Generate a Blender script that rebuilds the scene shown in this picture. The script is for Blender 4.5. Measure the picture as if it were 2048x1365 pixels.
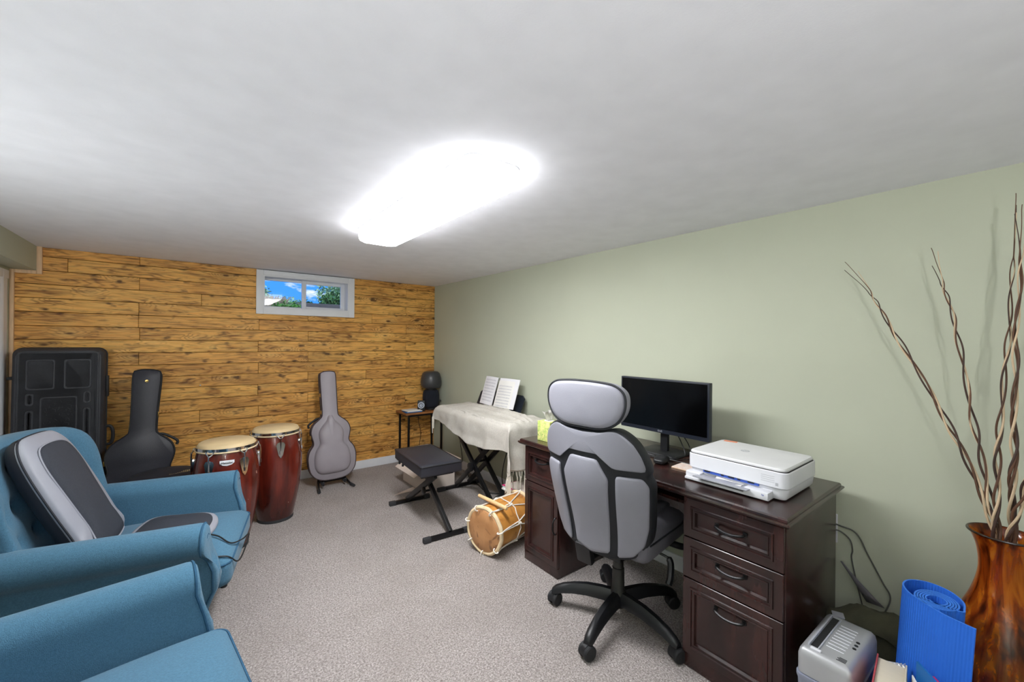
import bpy, bmesh, math, random
from mathutils import Vector, Matrix, Euler, noise as mnoise

for _o in list(bpy.data.objects):
    bpy.data.objects.remove(_o, do_unlink=True)
SC = bpy.context.scene
COL = SC.collection
PI = math.pi
R = math.radians

# ------------------------------------------------------------------ camera
YAW = math.atan(631 / 813.0); ROLL = R(.51)
_F = Vector((math.sin(YAW), math.cos(YAW), 0)); _R = Vector((math.cos(YAW), -math.sin(YAW), 0)); _Z = Vector((0, 0, 1))
_cr = _R * math.cos(ROLL) + _Z * math.sin(ROLL); _cu = -_R * math.sin(ROLL) + _Z * math.cos(ROLL)
cam_d = bpy.data.cameras.new('camera')
cam_d.sensor_width = 36; cam_d.sensor_fit = 'HORIZONTAL'
cam_d.lens = 36 * 813.0 / 2048; cam_d.shift_y = 2.1 / 2048
cam_d.clip_start = .05; cam_d.clip_end = 200
cam = bpy.data.objects.new('camera', cam_d); COL.objects.link(cam)
_m = Matrix((( _cr.x, _cu.x, -_F.x, 0), (_cr.y, _cu.y, -_F.y, 0), (_cr.z, _cu.z, -_F.z, 1.42), (0, 0, 0, 1)))
cam.matrix_world = _m
SC.camera = cam

# ------------------------------------------------------------------ light and exposure
SC.view_settings.view_transform = 'Standard'
SC.view_settings.look = 'None'
SC.view_settings.gamma = 1.0
SC.view_settings.use_curve_mapping = False
SC.view_settings.exposure = 0.48
LAMP_STRENGTH = 40.0
LAMP_SIDE = 9.5
FILL_POWER = (12.5, 92.0)  # power of the two added, unseen fill lamps

def lin(c):
    return tuple((v / 12.92 if v <= .04045 else ((v + .055) / 1.055) ** 2.4) for v in (x / 255.0 for x in c)) + (1.0,)

class NT:
    """small helper round a node tree"""
    def __init__(s, tree):
        s.t = tree
    def n(s, typ, **kw):
        nd = s.t.nodes.new(typ)
        for k, v in kw.items():
            if k.startswith('i_'):
                key = k[2:]
                key = int(key) if key.isdigit() else key.replace('_', ' ')
                nd.inputs[key].default_value = v
            else:
                setattr(nd, k, v)
        return nd
    def l(s, a, b):
        s.t.links.new(a, b)
    def math(s, op, a, b=None, c=None, clamp=False):
        nd = s.t.nodes.new('ShaderNodeMath'); nd.operation = op; nd.use_clamp = clamp
        for i, v in enumerate((a, b, c)):
            if v is None: continue
            if isinstance(v, (int, float)): nd.inputs[i].default_value = v
            else: s.l(v, nd.inputs[i])
        return nd.outputs[0]
    def mix(s, fac, a, b, blend='MIX'):
        nd = s.t.nodes.new('ShaderNodeMix'); nd.data_type = 'RGBA'; nd.blend_type = blend
        for key, v in ((0, fac), (6, a), (7, b)):
            if isinstance(v, (int, float)): nd.inputs[key].default_value = v
            elif isinstance(v, tuple): nd.inputs[key].default_value = v
            else: s.l(v, nd.inputs[key])
        return nd.outputs[2]
    def ramp(s, fac, stops):
        nd = s.t.nodes.new('ShaderNodeValToRGB')
        el = nd.color_ramp.elements
        while len(el) < len(stops): el.new(.5)
        for e, (p, c) in zip(el, stops):
            e.position = p; e.color = c if isinstance(c, tuple) else (c, c, c, 1)
        s.l(fac, nd.inputs[0])
        return nd.outputs[0]

# world: blue sky with drifting white clouds
W = bpy.data.worlds.new('sky'); SC.world = W; W.use_nodes = True
wt = NT(W.node_tree); W.node_tree.nodes.clear()
wo = wt.n('ShaderNodeOutputWorld'); wb = wt.n('ShaderNodeBackground', i_Strength=1.05)
wc = wt.n('ShaderNodeTexCoord')
wm = wt.n('ShaderNodeMapping'); wm.inputs['Scale'].default_value = (1.0, 1.0, 2.6)
wt.l(wc.outputs['Generated'], wm.inputs[0])
wn = wt.n('ShaderNodeTexNoise', i_Scale=9.0, i_Detail=6.0, i_Roughness=.55); wt.l(wm.outputs[0], wn.inputs['Vector'])
cl = wt.ramp(wn.outputs[0], [(.56, 0.0), (.66, 1.0)])
sk = wt.mix(cl, lin((62, 142, 238)), (.95, .97, 1.0, 1))
wt.l(sk, wb.inputs[0]); wt.l(wb.outputs[0], wo.inputs[0])

# sun from behind the house: it lights the garden, not the room
sun_d = bpy.data.lights.new('sun', 'SUN'); sun_d.energy = 1.9; sun_d.angle = R(.6)
sun = bpy.data.objects.new('sun', sun_d); COL.objects.link(sun)
sun.rotation_euler = Vector((.35, .62, -.72)).to_track_quat('-Z', 'Y').to_euler()

# ------------------------------------------------------------------ materials
MATS = {}
def mat(name, col, rough=.5, metal=0.0, spec=.5, bump=0.0, bscale=60.0, var=0.0, vscale=8.0, stretch=(1, 1, 1), coat=0.0, sheen=0.0, emit=None, estr=0.0):
    m = bpy.data.materials.new(name); m.use_nodes = True
    t = NT(m.node_tree); p = m.node_tree.nodes['Principled BSDF']
    c = lin(col)
    p.inputs['Base Color'].default_value = c
    p.inputs['Roughness'].default_value = rough; p.inputs['Metallic'].default_value = metal
    p.inputs['Specular IOR Level'].default_value = spec
    p.inputs['Coat Weight'].default_value = coat
    p.inputs['Sheen Weight'].default_value = sheen
    if emit:
        p.inputs['Emission Color'].default_value = lin(emit); p.inputs['Emission Strength'].default_value = estr
    tc = t.n('ShaderNodeTexCoord'); mp = t.n('ShaderNodeMapping'); mp.inputs['Scale'].default_value = stretch
    t.l(tc.outputs['Object'], mp.inputs[0])
    nz = t.n('ShaderNodeTexNoise', i_Scale=vscale, i_Detail=4.0); t.l(mp.outputs[0], nz.inputs['Vector'])
    v = max(var, .03)
    lo = tuple(x * (1 - v) for x in c[:3]) + (1,); hi = tuple(min(1, x * (1 + v)) for x in c[:3]) + (1,)
    rp = t.ramp(nz.outputs[0], [(.3, lo), (.7, hi)])
    t.l(rp, p.inputs['Base Color'])
    if bump:
        nb = t.n('ShaderNodeTexNoise', i_Scale=bscale, i_Detail=3.0); t.l(mp.outputs[0], nb.inputs['Vector'])
        bp = t.n('ShaderNodeBump', i_Strength=bump, i_Distance=.004); t.l(nb.outputs[0], bp.inputs['Height'])
        t.l(bp.outputs[0], p.inputs['Normal'])
    MATS[name] = m
    return m

mat('ceiling_paint', (238, 238, 244), .9, spec=.15, bump=.06, bscale=180, var=.01)
mat('green_paint', (188, 192, 173), .75, spec=.25, bump=.05, bscale=220, var=.012, vscale=2)
mat('white_trim', (236, 238, 243), .45, var=.01)
mat('raw_pine', (226, 190, 150), .6, var=.1, vscale=12, stretch=(8, 8, 1))
mat('black_plastic', (22, 23, 26), .42, var=.1)
mat('dull_black', (26, 27, 30), .62, bump=.15, bscale=120, var=.12)
mat('case_black', (50, 52, 58), .55, bump=.12, bscale=90, var=.15, vscale=14)
mat('case_vinyl', (42, 43, 52), .45, bump=.25, bscale=300, var=.12)
mat('black_metal', (24, 24, 26), .35, metal=.3, var=.1)
mat('rubber', (48, 49, 52), .7, var=.1)
mat('chrome', (225, 226, 228), .12, metal=1.0, var=.02)
mat('brass', (200, 170, 105), .28, metal=1.0, var=.05)
mat('wall_backing', (60, 40, 25), .9)
mat('blue_fabric', (74, 115, 140), .9, spec=.2, bump=.5, bscale=420, var=.13, vscale=160, sheen=.15)
mat('blue_fabric_dark', (52, 90, 118), .9, spec=.2, bump=.4, bscale=420, var=.1, vscale=150)
mat('pad_grey', (150, 152, 162), .5, bump=.1, bscale=200, var=.04)
mat('pad_mesh', (50, 54, 64), .7, bump=.6, bscale=520, var=.25, vscale=320)
mat('pad_dark', (28, 29, 38), .7, var=.1)
mat('chair_leather', (142, 142, 152), .42, spec=.4, bump=.12, bscale=240, var=.025, vscale=6)
mat('chair_leather_dark', (100, 99, 106), .42, spec=.4, bump=.12, bscale=240, var=.03, vscale=6)
mat('chair_stripe', (24, 27, 33), .6, bump=.2, bscale=400, var=.12)
mat('white_plastic', (228, 229, 235), .38, var=.01)
mat('printer_lid', (220, 220, 222), .5, var=.01)
mat('grey_plastic', (168, 170, 178), .4, var=.02)
mat('silver_plastic', (176, 177, 180), .36, metal=.3, var=.03)
mat('bin_plastic', (140, 145, 162), .45, var=.03)
mat('blue_print', (58, 92, 190), .4, var=.05)
mat('screen', (2, 2, 3), .18, spec=.4)
mat('monitor_bezel', (28, 34, 46), .4, var=.05)
mat('paper', (236, 234, 230), .8, var=.02)
mat('music_paper', (233, 232, 236), .85, var=.02)
mat('ink', (182, 182, 192), .9)
mat('card', (206, 176, 150), .85, var=.06, vscale=5)
mat('card_pale', (222, 208, 198), .85, var=.04, vscale=5)
mat('linen', (206, 201, 193), .95, spec=.1, bump=.6, bscale=260, var=.07, vscale=90)
mat('linen_cord', (222, 216, 204), .95, spec=.1, bump=.4, bscale=300, var=.06)
mat('olive_cloth', (80, 79, 62), .9, bump=.4, bscale=200, var=.18, vscale=12)
mat('olive_dark', (40, 41, 34), .9, bump=.3, bscale=200, var=.2)
mat('strap_grey', (104, 102, 106), .8, bump=.3, bscale=300, var=.08)
mat('cable_black', (18, 18, 20), .5)
mat('cable_grey', (92, 93, 88), .6)
mat('drum_head', (208, 184, 142), .65, bump=.1, bscale=60, var=.08, vscale=7)
mat('drum_rim_wood', (226, 203, 165), .7, bump=.25, bscale=90, var=.16, vscale=18)
mat('rope', (234, 229, 220), .9, bump=.5, bscale=260, var=.06)
mat('stick_wood', (222, 188, 138), .6, var=.08, vscale=20)
mat('bag_navy', (26, 29, 40), .8, bump=.3, bscale=220, var=.2)
mat('gold_print', (168, 150, 108), .6, var=.15)
mat('case_grey', (160, 153, 160), .42, bump=.2, bscale=350, var=.04)
mat('case_brown_edge', (68, 54, 56), .5, bump=.2, bscale=200, var=.15)
mat('lamp_shade', (64, 65, 68), .35, spec=.5, var=.05)
mat('lamp_cloth', (24, 29, 42), .9, bump=.6, bscale=300, var=.15)
mat('dial', (196, 204, 218), .3, var=.05)
mat('table_wood', (150, 96, 52), .5, bump=.1, bscale=60, var=.3, vscale=8, stretch=(1, 8, 1))
mat('mat_blue', (30, 104, 214), .75, bump=.1, bscale=300, var=.04)
mat('book_cream', (214, 204, 182), .85, bump=.2, bscale=400, var=.04, stretch=(60, 1, 1))
mat('book_red', (172, 68, 76), .6, var=.06)
mat('folder_blue', (22, 104, 176), .5, var=.03)
mat('pink_card', (206, 42, 110), .5, var=.03)
mat('mint_card', (140, 214, 196), .6, var=.03)
mat('orange_sticker', (232, 146, 110), .6, var=.08)
mat('grey_print', (176, 178, 184), .6)
mat('foliage', (74, 116, 56), .7, var=.4, vscale=3)
mat('foliage_light', (172, 200, 150), .7, var=.3, vscale=3)
mat('foliage_bright', (96, 160, 56), .7, var=.3, vscale=4)
mat('dry_grass', (176, 158, 130), .8, var=.15, vscale=6)
mat('timber', (88, 84, 78), .8, bump=.3, bscale=30, var=.2)
mat('soil', (86, 74, 60), .9, var=.3)
mat('bark_brown', (92, 62, 44), .65, bump=.3, bscale=60, var=.35, vscale=16, stretch=(1, 1, .4))
mat('bark_dark', (66, 46, 38), .65, bump=.3, bscale=60, var=.35, vscale=16)
mat('bark_cream', (206, 182, 150), .6, bump=.2, bscale=60, var=.14, vscale=16)
mat('sleeve_metal', (60, 60, 58), .4, metal=.4, var=.05)

def special_wood():
    # torched pine cladding
    m = bpy.data.materials.new('torched_pine'); m.use_nodes = True
    t = NT(m.node_tree); p = m.node_tree.nodes['Principled BSDF']
    tc = t.n('ShaderNodeTexCoord'); oi = t.n('ShaderNodeObjectInfo')
    off = t.n('ShaderNodeCombineXYZ'); t.l(t.math('MULTIPLY', oi.outputs['Random'], 57.0), off.inputs[0]); t.l(t.math('MULTIPLY', oi.outputs['Random'], 91.0), off.inputs[2])
    ad = t.n('ShaderNodeVectorMath', operation='ADD'); t.l(tc.outputs['Object'], ad.inputs[0]); t.l(off.outputs[0], ad.inputs[1])
    def mp(sx, sz):
        k = t.n('ShaderNodeMapping'); k.inputs['Scale'].default_value = (sx, 1, sz); t.l(ad.outputs[0], k.inputs[0]); return k.outputs[0]
    # knots
    vo = t.n('ShaderNodeTexVoronoi', i_Scale=1.0, i_Randomness=1.0); t.l(mp(3.4, 9.0), vo.inputs['Vector'])
    kd = vo.outputs['Distance']
    knot = t.ramp(kd, [(.05, 1.0), (.12, 0.0)])
    halo = t.ramp(kd, [(.03, 1.0), (.42, 0.0)])
    # contour grain, pulled round the knots
    g1 = t.n('ShaderNodeTexNoise', i_Scale=1.0, i_Detail=2.0, i_Roughness=.45); t.l(mp(1.5, 13.0), g1.inputs['Vector'])
    gs = t.math('ADD', g1.outputs[0], t.math('MULTIPLY', halo, .30))
    lines = t.math('SINE', t.math('MULTIPLY', gs, 84.0))
    lines = t.math('MULTIPLY_ADD', lines, .5, .5)
    lines = t.math('POWER', lines, 3.0)
    fine = t.n('ShaderNodeTexNoise', i_Scale=1.0, i_Detail=4.0); t.l(mp(7.0, 230.0), fine.inputs['Vector'])
    # scorch marks: short streaks, spots and broad smoky areas
    b1 = t.n('ShaderNodeTexNoise', i_Scale=1.0, i_Detail=4.0, i_Roughness=.62); t.l(mp(5.5, 44.0), b1.inputs['Vector'])
    streak = t.ramp(b1.outputs[0], [(.50, 0.0), (.66, 1.0)])
    b3 = t.n('ShaderNodeTexNoise', i_Scale=1.0, i_Detail=2.0, i_Roughness=.5); t.l(mp(8.0, 19.0), b3.inputs['Vector'])
    spot = t.ramp(b3.outputs[0], [(.60, 0.0), (.72, 1.0)])
    b2 = t.n('ShaderNodeTexNoise', i_Scale=1.0, i_Detail=2.0); t.l(mp(2.2, 9.0), b2.inputs['Vector'])
    big = t.ramp(b2.outputs[0], [(.40, 0.0), (.66, 1.0)])
    base = t.mix(t.ramp(fine.outputs[0], [(.3, 0.0), (.7, 1.0)]), lin((242, 172, 80)), lin((255, 210, 122)))
    base = t.mix(t.math('MULTIPLY', oi.outputs['Random'], .45), base, lin((224, 154, 78)))
    b4 = t.n('ShaderNodeTexNoise', i_Scale=1.0, i_Detail=3.0, i_Roughness=.6); t.l(mp(1.1, 5.0), b4.inputs['Vector'])
    smoke = t.ramp(b4.outputs[0], [(.46, 0.0), (.70, 1.0)])
    base = t.mix(t.math('MULTIPLY', halo, .35), base, lin((252, 214, 140)))
    c1 = t.mix(t.math('MULTIPLY', lines, t.math('MULTIPLY_ADD', big, .5, .24)), base, lin((126, 66, 20)))
    c2 = t.mix(t.math('MULTIPLY', big, .22), c1, lin((140, 84, 34)))
    c2b = t.mix(t.math('MULTIPLY', smoke, .36), c2, lin((104, 62, 30)))
    c3 = t.mix(t.math('MULTIPLY', streak, t.math('MULTIPLY_ADD', big, .55, .32)), c2b, lin((78, 36, 12)))
    c3b = t.mix(t.math('MULTIPLY', spot, .85), c3, lin((52, 26, 14)))
    c4 = t.mix(t.math('MULTIPLY', knot, .85), c3b, lin((70, 34, 12)))
    t.l(c4, p.inputs['Base Color'])
    p.inputs['Roughness'].default_value = .5; p.inputs['Specular IOR Level'].default_value = .35
    bp = t.n('ShaderNodeBump', i_Strength=.2, i_Distance=.003, invert=True); t.l(lines, bp.inputs['Height']); t.l(bp.outputs[0], p.inputs['Normal'])
    MATS['torched_pine'] = m
special_wood()

def special_desk():
    m = bpy.data.materials.new('cherry_veneer'); m.use_nodes = True
    t = NT(m.node_tree); p = m.node_tree.nodes['Principled BSDF']
    tc = t.n('ShaderNodeTexCoord'); k = t.n('ShaderNodeMapping'); k.inputs['Scale'].default_value = (6, 6, 1.2); t.l(tc.outputs['Object'], k.inputs[0])
    n1 = t.n('ShaderNodeTexNoise', i_Scale=3.0, i_Detail=5.0); t.l(k.outputs[0], n1.inputs['Vector'])
    k2 = t.n('ShaderNodeMapping'); k2.inputs['Scale'].default_value = (26, 26, 2); t.l(tc.outputs['Object'], k2.inputs[0])
    n2 = t.n('ShaderNodeTexNoise', i_Scale=4.0, i_Detail=3.0); t.l(k2.outputs[0], n2.inputs['Vector'])
    a = t.ramp(n1.outputs[0], [(.3, lin((30, 18, 17))), (.72, lin((68, 36, 32)))])
    b = t.mix(t.math('MULTIPLY', n2.outputs[0], .35), a, lin((36, 22, 22)))
    t.l(b, p.inputs['Base Color']); p.inputs['Roughness'].default_value = .27; p.inputs['Specular IOR Level'].default_value = .5
    p.inputs['Coat Weight'].default_value = .35; p.inputs['Coat Roughness'].default_value = .18
    MATS['cherry_veneer'] = m
special_desk()

def special_carpet():
    m = bpy.data.materials.new('carpet'); m.use_nodes = True
    t = NT(m.node_tree); p = m.node_tree.nodes['Principled BSDF']
    tc = t.n('ShaderNodeTexCoord')
    n1 = t.n('ShaderNodeTexNoise', i_Scale=125.0, i_Detail=4.0, i_Roughness=.75); t.l(tc.outputs['Object'], n1.inputs['Vector'])
    v1 = t.n('ShaderNodeTexVoronoi', i_Scale=120.0); t.l(tc.outputs['Object'], v1.inputs['Vector'])
    n2 = t.n('ShaderNodeTexNoise', i_Scale=2.6, i_Detail=3.0, i_Distortion=.6); t.l(tc.outputs['Object'], n2.inputs['Vector'])
    a = t.ramp(n1.outputs[0], [(.32, lin((112, 103, 98))), (.47, lin((170, 161, 157))), (.56, lin((198, 190, 187))), (.70, lin((232, 227, 224)))])
    b = t.mix(t.ramp(n2.outputs[0], [(.42, 0.0), (.60, .30)]), a, lin((158, 149, 143)))
    c = t.mix(t.ramp(v1.outputs['Distance'], [(.35, 0.0), (.8, .35)]), b, lin((112, 102, 96)))
    t.l(c, p.inputs['Base Color']); p.inputs['Roughness'].default_value = .95; p.inputs['Specular IOR Level'].default_value = .1
    p.inputs['Sheen Weight'].default_value = .1
    h = t.math('SUBTRACT', n1.outputs[0], t.math('MULTIPLY', v1.outputs['Distance'], .8))
    bp = t.n('ShaderNodeBump', i_Strength=.7, i_Distance=.012); t.l(h, bp.inputs['Height']); t.l(bp.outputs[0], p.inputs['Normal'])
    MATS['carpet'] = m
special_carpet()

def special_conga():
    m = bpy.data.materials.new('conga_lacquer'); m.use_nodes = True
    t = NT(m.node_tree); p = m.node_tree.nodes['Principled BSDF']
    tc = t.n('ShaderNodeTexCoord'); sp = t.n('ShaderNodeSeparateXYZ'); t.l(tc.outputs['Object'], sp.inputs[0])
    k = t.n('ShaderNodeMapping'); k.inputs['Scale'].default_value = (14, 14, 1.6); t.l(tc.outputs['Object'], k.inputs[0])
    n1 = t.n('ShaderNodeTexNoise', i_Scale=1.5, i_Detail=4.0); t.l(k.outputs[0], n1.inputs['Vector'])
    a = t.ramp(n1.outputs[0], [(.3, lin((74, 22, 15))), (.7, lin((120, 40, 26)))])
    # lacquer turns darker brown towards the foot
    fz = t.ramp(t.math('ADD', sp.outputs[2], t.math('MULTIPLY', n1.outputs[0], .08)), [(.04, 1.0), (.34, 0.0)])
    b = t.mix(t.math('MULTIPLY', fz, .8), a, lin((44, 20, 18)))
    n3 = t.n('ShaderNodeTexNoise', i_Scale=26.0, i_Detail=2.0); t.l(tc.outputs['Object'], n3.inputs['Vector'])
    c = t.mix(t.ramp(n3.outputs[0], [(.74, 0.0), (.77, .6)]), b, lin((196, 160, 140)))
    t.l(c, p.inputs['Base Color']); p.inputs['Roughness'].default_value = .2; p.inputs['Coat Weight'].default_value = .6; p.inputs['Coat Roughness'].default_value = .12
    MATS['conga_lacquer'] = m
special_conga()

def special_drum(name, lo, hi, blotch, amt, scale):
    m = bpy.data.materials.new(name); m.use_nodes = True
    t = NT(m.node_tree); p = m.node_tree.nodes['Principled BSDF']
    tc = t.n('ShaderNodeTexCoord')
    n1 = t.n('ShaderNodeTexNoise', i_Scale=scale, i_Detail=5.0); t.l(tc.outputs['Object'], n1.inputs['Vector'])
    a = t.ramp(n1.outputs[0], [(.3, lin(lo)), (.7, lin(hi))])
    n2 = t.n('ShaderNodeTexNoise', i_Scale=scale * 1.6, i_Detail=3.0, i_Distortion=1.6); t.l(tc.outputs['Object'], n2.inputs['Vector'])
    b = t.mix(t.math('MULTIPLY', t.ramp(n2.outputs[0], [(.56, 0.0), (.66, 1.0)]), amt), a, lin(blotch))
    t.l(b, p.inputs['Base Color']); p.inputs['Roughness'].default_value = .5
    MATS[name] = m
special_drum('tambora_skin', (176, 124, 78), (204, 152, 104), (112, 72, 48), .75, 7)
special_drum('tambora_shell', (186, 122, 52), (220, 160, 80), (140, 84, 34), .5, 6)
special_drum('tissue_print', (232, 222, 150), (176, 200, 104), (76, 142, 62), .9, 40)
special_drum('coaster_print', (236, 228, 220), (226, 200, 186), (214, 166, 140), .6, 60)

def special_vase():
    m = bpy.data.materials.new('amber_glass'); m.use_nodes = True
    t = NT(m.node_tree); p = m.node_tree.nodes['Principled BSDF']
    tc = t.n('ShaderNodeTexCoord'); k = t.n('ShaderNodeMapping'); k.inputs['Scale'].default_value = (34, 34, 2.2); t.l(tc.outputs['Object'], k.inputs[0])
    n1 = t.n('ShaderNodeTexNoise', i_Scale=1.0, i_Detail=4.0, i_Distortion=.7); t.l(k.outputs[0], n1.inputs['Vector'])
    k2 = t.n('ShaderNodeMapping'); k2.inputs['Scale'].default_value = (80, 80, 2.4); t.l(tc.outputs['Object'], k2.inputs[0])
    n2 = t.n('ShaderNodeTexNoise', i_Scale=1.0, i_Detail=3.0, i_Distortion=.6); t.l(k2.outputs[0], n2.inputs['Vector'])
    a = t.ramp(n1.outputs[0], [(.34, lin((78, 32, 10))), (.48, lin((190, 84, 20))), (.62, lin((240, 146, 40)))])
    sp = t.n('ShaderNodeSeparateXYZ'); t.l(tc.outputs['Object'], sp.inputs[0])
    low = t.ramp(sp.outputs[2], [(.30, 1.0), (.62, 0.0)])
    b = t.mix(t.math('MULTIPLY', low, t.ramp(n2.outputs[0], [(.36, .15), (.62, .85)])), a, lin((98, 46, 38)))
    t.l(b, p.inputs['Base Color'])
    p.inputs['Transmission Weight'].default_value = .62; p.inputs['Roughness'].default_value = .12; p.inputs['IOR'].default_value = 1.4
    m2 = bpy.data.materials.new('amber_rim'); m2.use_nodes = True
    q = m2.node_tree.nodes['Principled BSDF']; q.inputs['Base Color'].default_value = lin((40, 26, 16)); q.inputs['Roughness'].default_value = .12
    MATS['amber_glass'] = m; MATS['amber_rim'] = m2
special_vase()

def special_mat():
    m = MATS['mat_blue']; t = NT(m.node_tree); p = m.node_tree.nodes['Principled BSDF']
    at = t.n('ShaderNodeUVMap')
    wv = t.n('ShaderNodeTexWave', wave_type='BANDS', bands_direction='X'); wv.inputs['Scale'].default_value = 1.0; wv.inputs['Distortion'].default_value = .3
    t.l(at.outputs[0], wv.inputs['Vector'])
    bp = t.n('ShaderNodeBump', i_Strength=.45, i_Distance=.003); t.l(wv.outputs['Fac'], bp.inputs['Height'])
    t.l(bp.outputs[0], p.inputs['Normal'])
special_mat()
mat('mat_blue_edge', (52, 124, 226), .7, var=.03)

def special_glass():
    m = bpy.data.materials.new('window_glass'); m.use_nodes = True
    t = NT(m.node_tree); m.node_tree.nodes.clear()
    o = t.n('ShaderNodeOutputMaterial'); tr = t.n('ShaderNodeBsdfTransparent'); gl = t.n('ShaderNodeBsdfGlossy', i_Roughness=.02)
    fr = t.n('ShaderNodeFresnel', i_IOR=1.25); mx = t.n('ShaderNodeMixShader')
    t.l(fr.outputs[0], mx.inputs[0]); t.l(tr.outputs[0], mx.inputs[1]); t.l(gl.outputs[0], mx.inputs[2]); t.l(mx.outputs[0], o.inputs[0])
    MATS['window_glass'] = m
special_glass()

def special_lamp(name, strength):
    m = bpy.data.materials.new(name); m.use_nodes = True
    t = NT(m.node_tree); p = m.node_tree.nodes['Principled BSDF']
    p.inputs['Base Color'].default_value = (.9, .9, .9, 1)
    p.inputs['Emission Color'].default_value = (.975, .985, 1.0, 1); p.inputs['Emission Strength'].default_value = strength
    MATS[name] = m
special_lamp('diffuser_lit', LAMP_STRENGTH)
special_lamp('diffuser_side', LAMP_SIDE)
special_lamp('fill_glow', 30.0)  # glow for the added fill lamps

# ------------------------------------------------------------------ mesh helpers
def newbm():
    return bmesh.new()

def box(bm, c, s, b=0.0, seg=2, rot=None):
    """bevelled box: centre, full size"""
    t = bmesh.new(); bmesh.ops.create_cube(t, size=1.0)
    for v in t.verts: v.co = Vector((v.co.x * s[0], v.co.y * s[1], v.co.z * s[2]))
    if b > 0: bmesh.ops.bevel(t, geom=list(t.edges), offset=b, segments=seg, profile=.6, affect='EDGES', clamp_overlap=True)
    M = Matrix.Translation(c) @ (rot.to_matrix().to_4x4() if rot else Matrix())
    t.transform(M); merge(bm, t)

def bx(bm, x0, x1, y0, y1, z0, z1, b=0.0, seg=2):
    box(bm, ((x0 + x1) / 2, (y0 + y1) / 2, (z0 + z1) / 2), (abs(x1 - x0), abs(y1 - y0), abs(z1 - z0)), b, seg)

def merge(bm, t):
    me = bpy.data.meshes.new('_t'); t.to_mesh(me); bm.from_mesh(me); bpy.data.meshes.remove(me); t.free()

def rbox(bm, c, s, r, n=10, f=None):
    """soft rounded box (half sizes from s), optional warp f(Vector local)->Vector"""
    t = bmesh.new(); bmesh.ops.create_cube(t, size=2.0)
    bmesh.ops.subdivide_edges(t, edges=list(t.edges), cuts=n, use_grid_fill=True)
    h = Vector((s[0] / 2, s[1] / 2, s[2] / 2))
    for v in t.verts:
        p = Vector((v.co.x * h.x, v.co.y * h.y, v.co.z * h.z))
        q = Vector((max(-h.x + r, min(h.x - r, p.x)), max(-h.y + r, min(h.y - r, p.y)), max(-h.z + r, min(h.z - r, p.z))))
        d = p - q
        if d.length > 1e-9: p = q + d.normalized() * r
        if f: p = f(p)
        v.co = p + Vector(c)
    merge(bm, t)

def grid(bm, rows, closed_u=False, closed_v=False):
    """rows of points -> quads"""
    vs = [[bm.verts.new(p) for p in row] for row in rows]
    nr, nc = len(vs), len(vs[0])
    for i in range(nr if closed_v else nr - 1):
        for j in range(nc if closed_u else nc - 1):
            a, b2, c, d = vs[i][j], vs[i][(j + 1) % nc], vs[(i + 1) % nr][(j + 1) % nc], vs[(i + 1) % nr][j]
            try: bm.faces.new((a, b2, c, d))
            except ValueError: pass
    return vs

def loft(bm, loops, cap=True):
    vs = grid(bm, loops, closed_u=True)
    if cap:
        for ring, rev in ((vs[0], True), (vs[-1], False)):
            try: bm.faces.new(list(reversed(ring)) if rev else ring)
            except ValueError: pass
    return vs

def frames(pts):
    out = []; up = Vector((0, 0, 1))
    for i, p in enumerate(pts):
        a = pts[max(0, i - 1)]; b2 = pts[min(len(pts) - 1, i + 1)]
        t = (b2 - a)
        t = t.normalized() if t.length > 1e-9 else Vector((0, 0, 1))
        if i == 0:
            ref = up if abs(t.z) < .9 else Vector((1, 0, 0))
            n = t.cross(ref).normalized()
        else:
            n = out[-1][0] - t * out[-1][0].dot(t)
            n = n.normalized() if n.length > 1e-6 else t.orthogonal().normalized()
        out.append((n, t.cross(n)))
    return out

def tube(bm, pts, r, n=8, cap=True):
    pts = [Vector(p) for p in pts]; fr = frames(pts); loops = []
    for i, (p, (a, b2)) in enumerate(zip(pts, fr)):
        rr = r[i] if isinstance(r, (list, tuple)) else r
        loops.append([p + (a * math.cos(2 * PI * k / n) + b2 * math.sin(2 * PI * k / n)) * rr for k in range(n)])
    loft(bm, loops, cap)

def ring(bm, c, rad, r, axis='z', n=40, m=8, M=None):
    rows = []
    for i in range(n):
        a = 2 * PI * i / n; row = []
        for k in range(m):
            b2 = 2 * PI * k / m
            p = Vector(((rad + r * math.cos(b2)) * math.cos(a), (rad + r * math.cos(b2)) * math.sin(a), r * math.sin(b2)))
            if axis == 'x': p = Vector((p.z, p.x, p.y))
            if axis == 'y': p = Vector((p.x, p.z, p.y))
            if M: p = M @ p
            row.append(p + Vector(c))
        rows.append(row)
    grid(bm, rows, closed_u=True, closed_v=True)

def cyl(bm, p0, p1, r0, r1=None, n=16):
    tube(bm, [p0, p1], [r0, r0 if r1 is None else r1], n)

def lathe(bm, prof, n=36, c=(0, 0, 0), M=None, cap=True):
    loops = []
    for rr, z in prof:
        row = []
        for k in range(n):
            p = Vector((rr * math.cos(2 * PI * k / n), rr * math.sin(2 * PI * k / n), z))
            if M: p = M @ p
            row.append(p + Vector(c))
        loops.append(row)
    loft(bm, loops, cap)

def rectloops(x0, x1, y0, y1, layers, fn):
    """stacked rectangle loops: layers of (inset, h); fn(a,b,h)->Vector"""
    out = []
    for ins, h in layers:
        out.append([fn(x0 + ins, y0 + ins, h), fn(x1 - ins, y0 + ins, h), fn(x1 - ins, y1 - ins, h), fn(x0 + ins, y1 - ins, h)])
    return out

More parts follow.
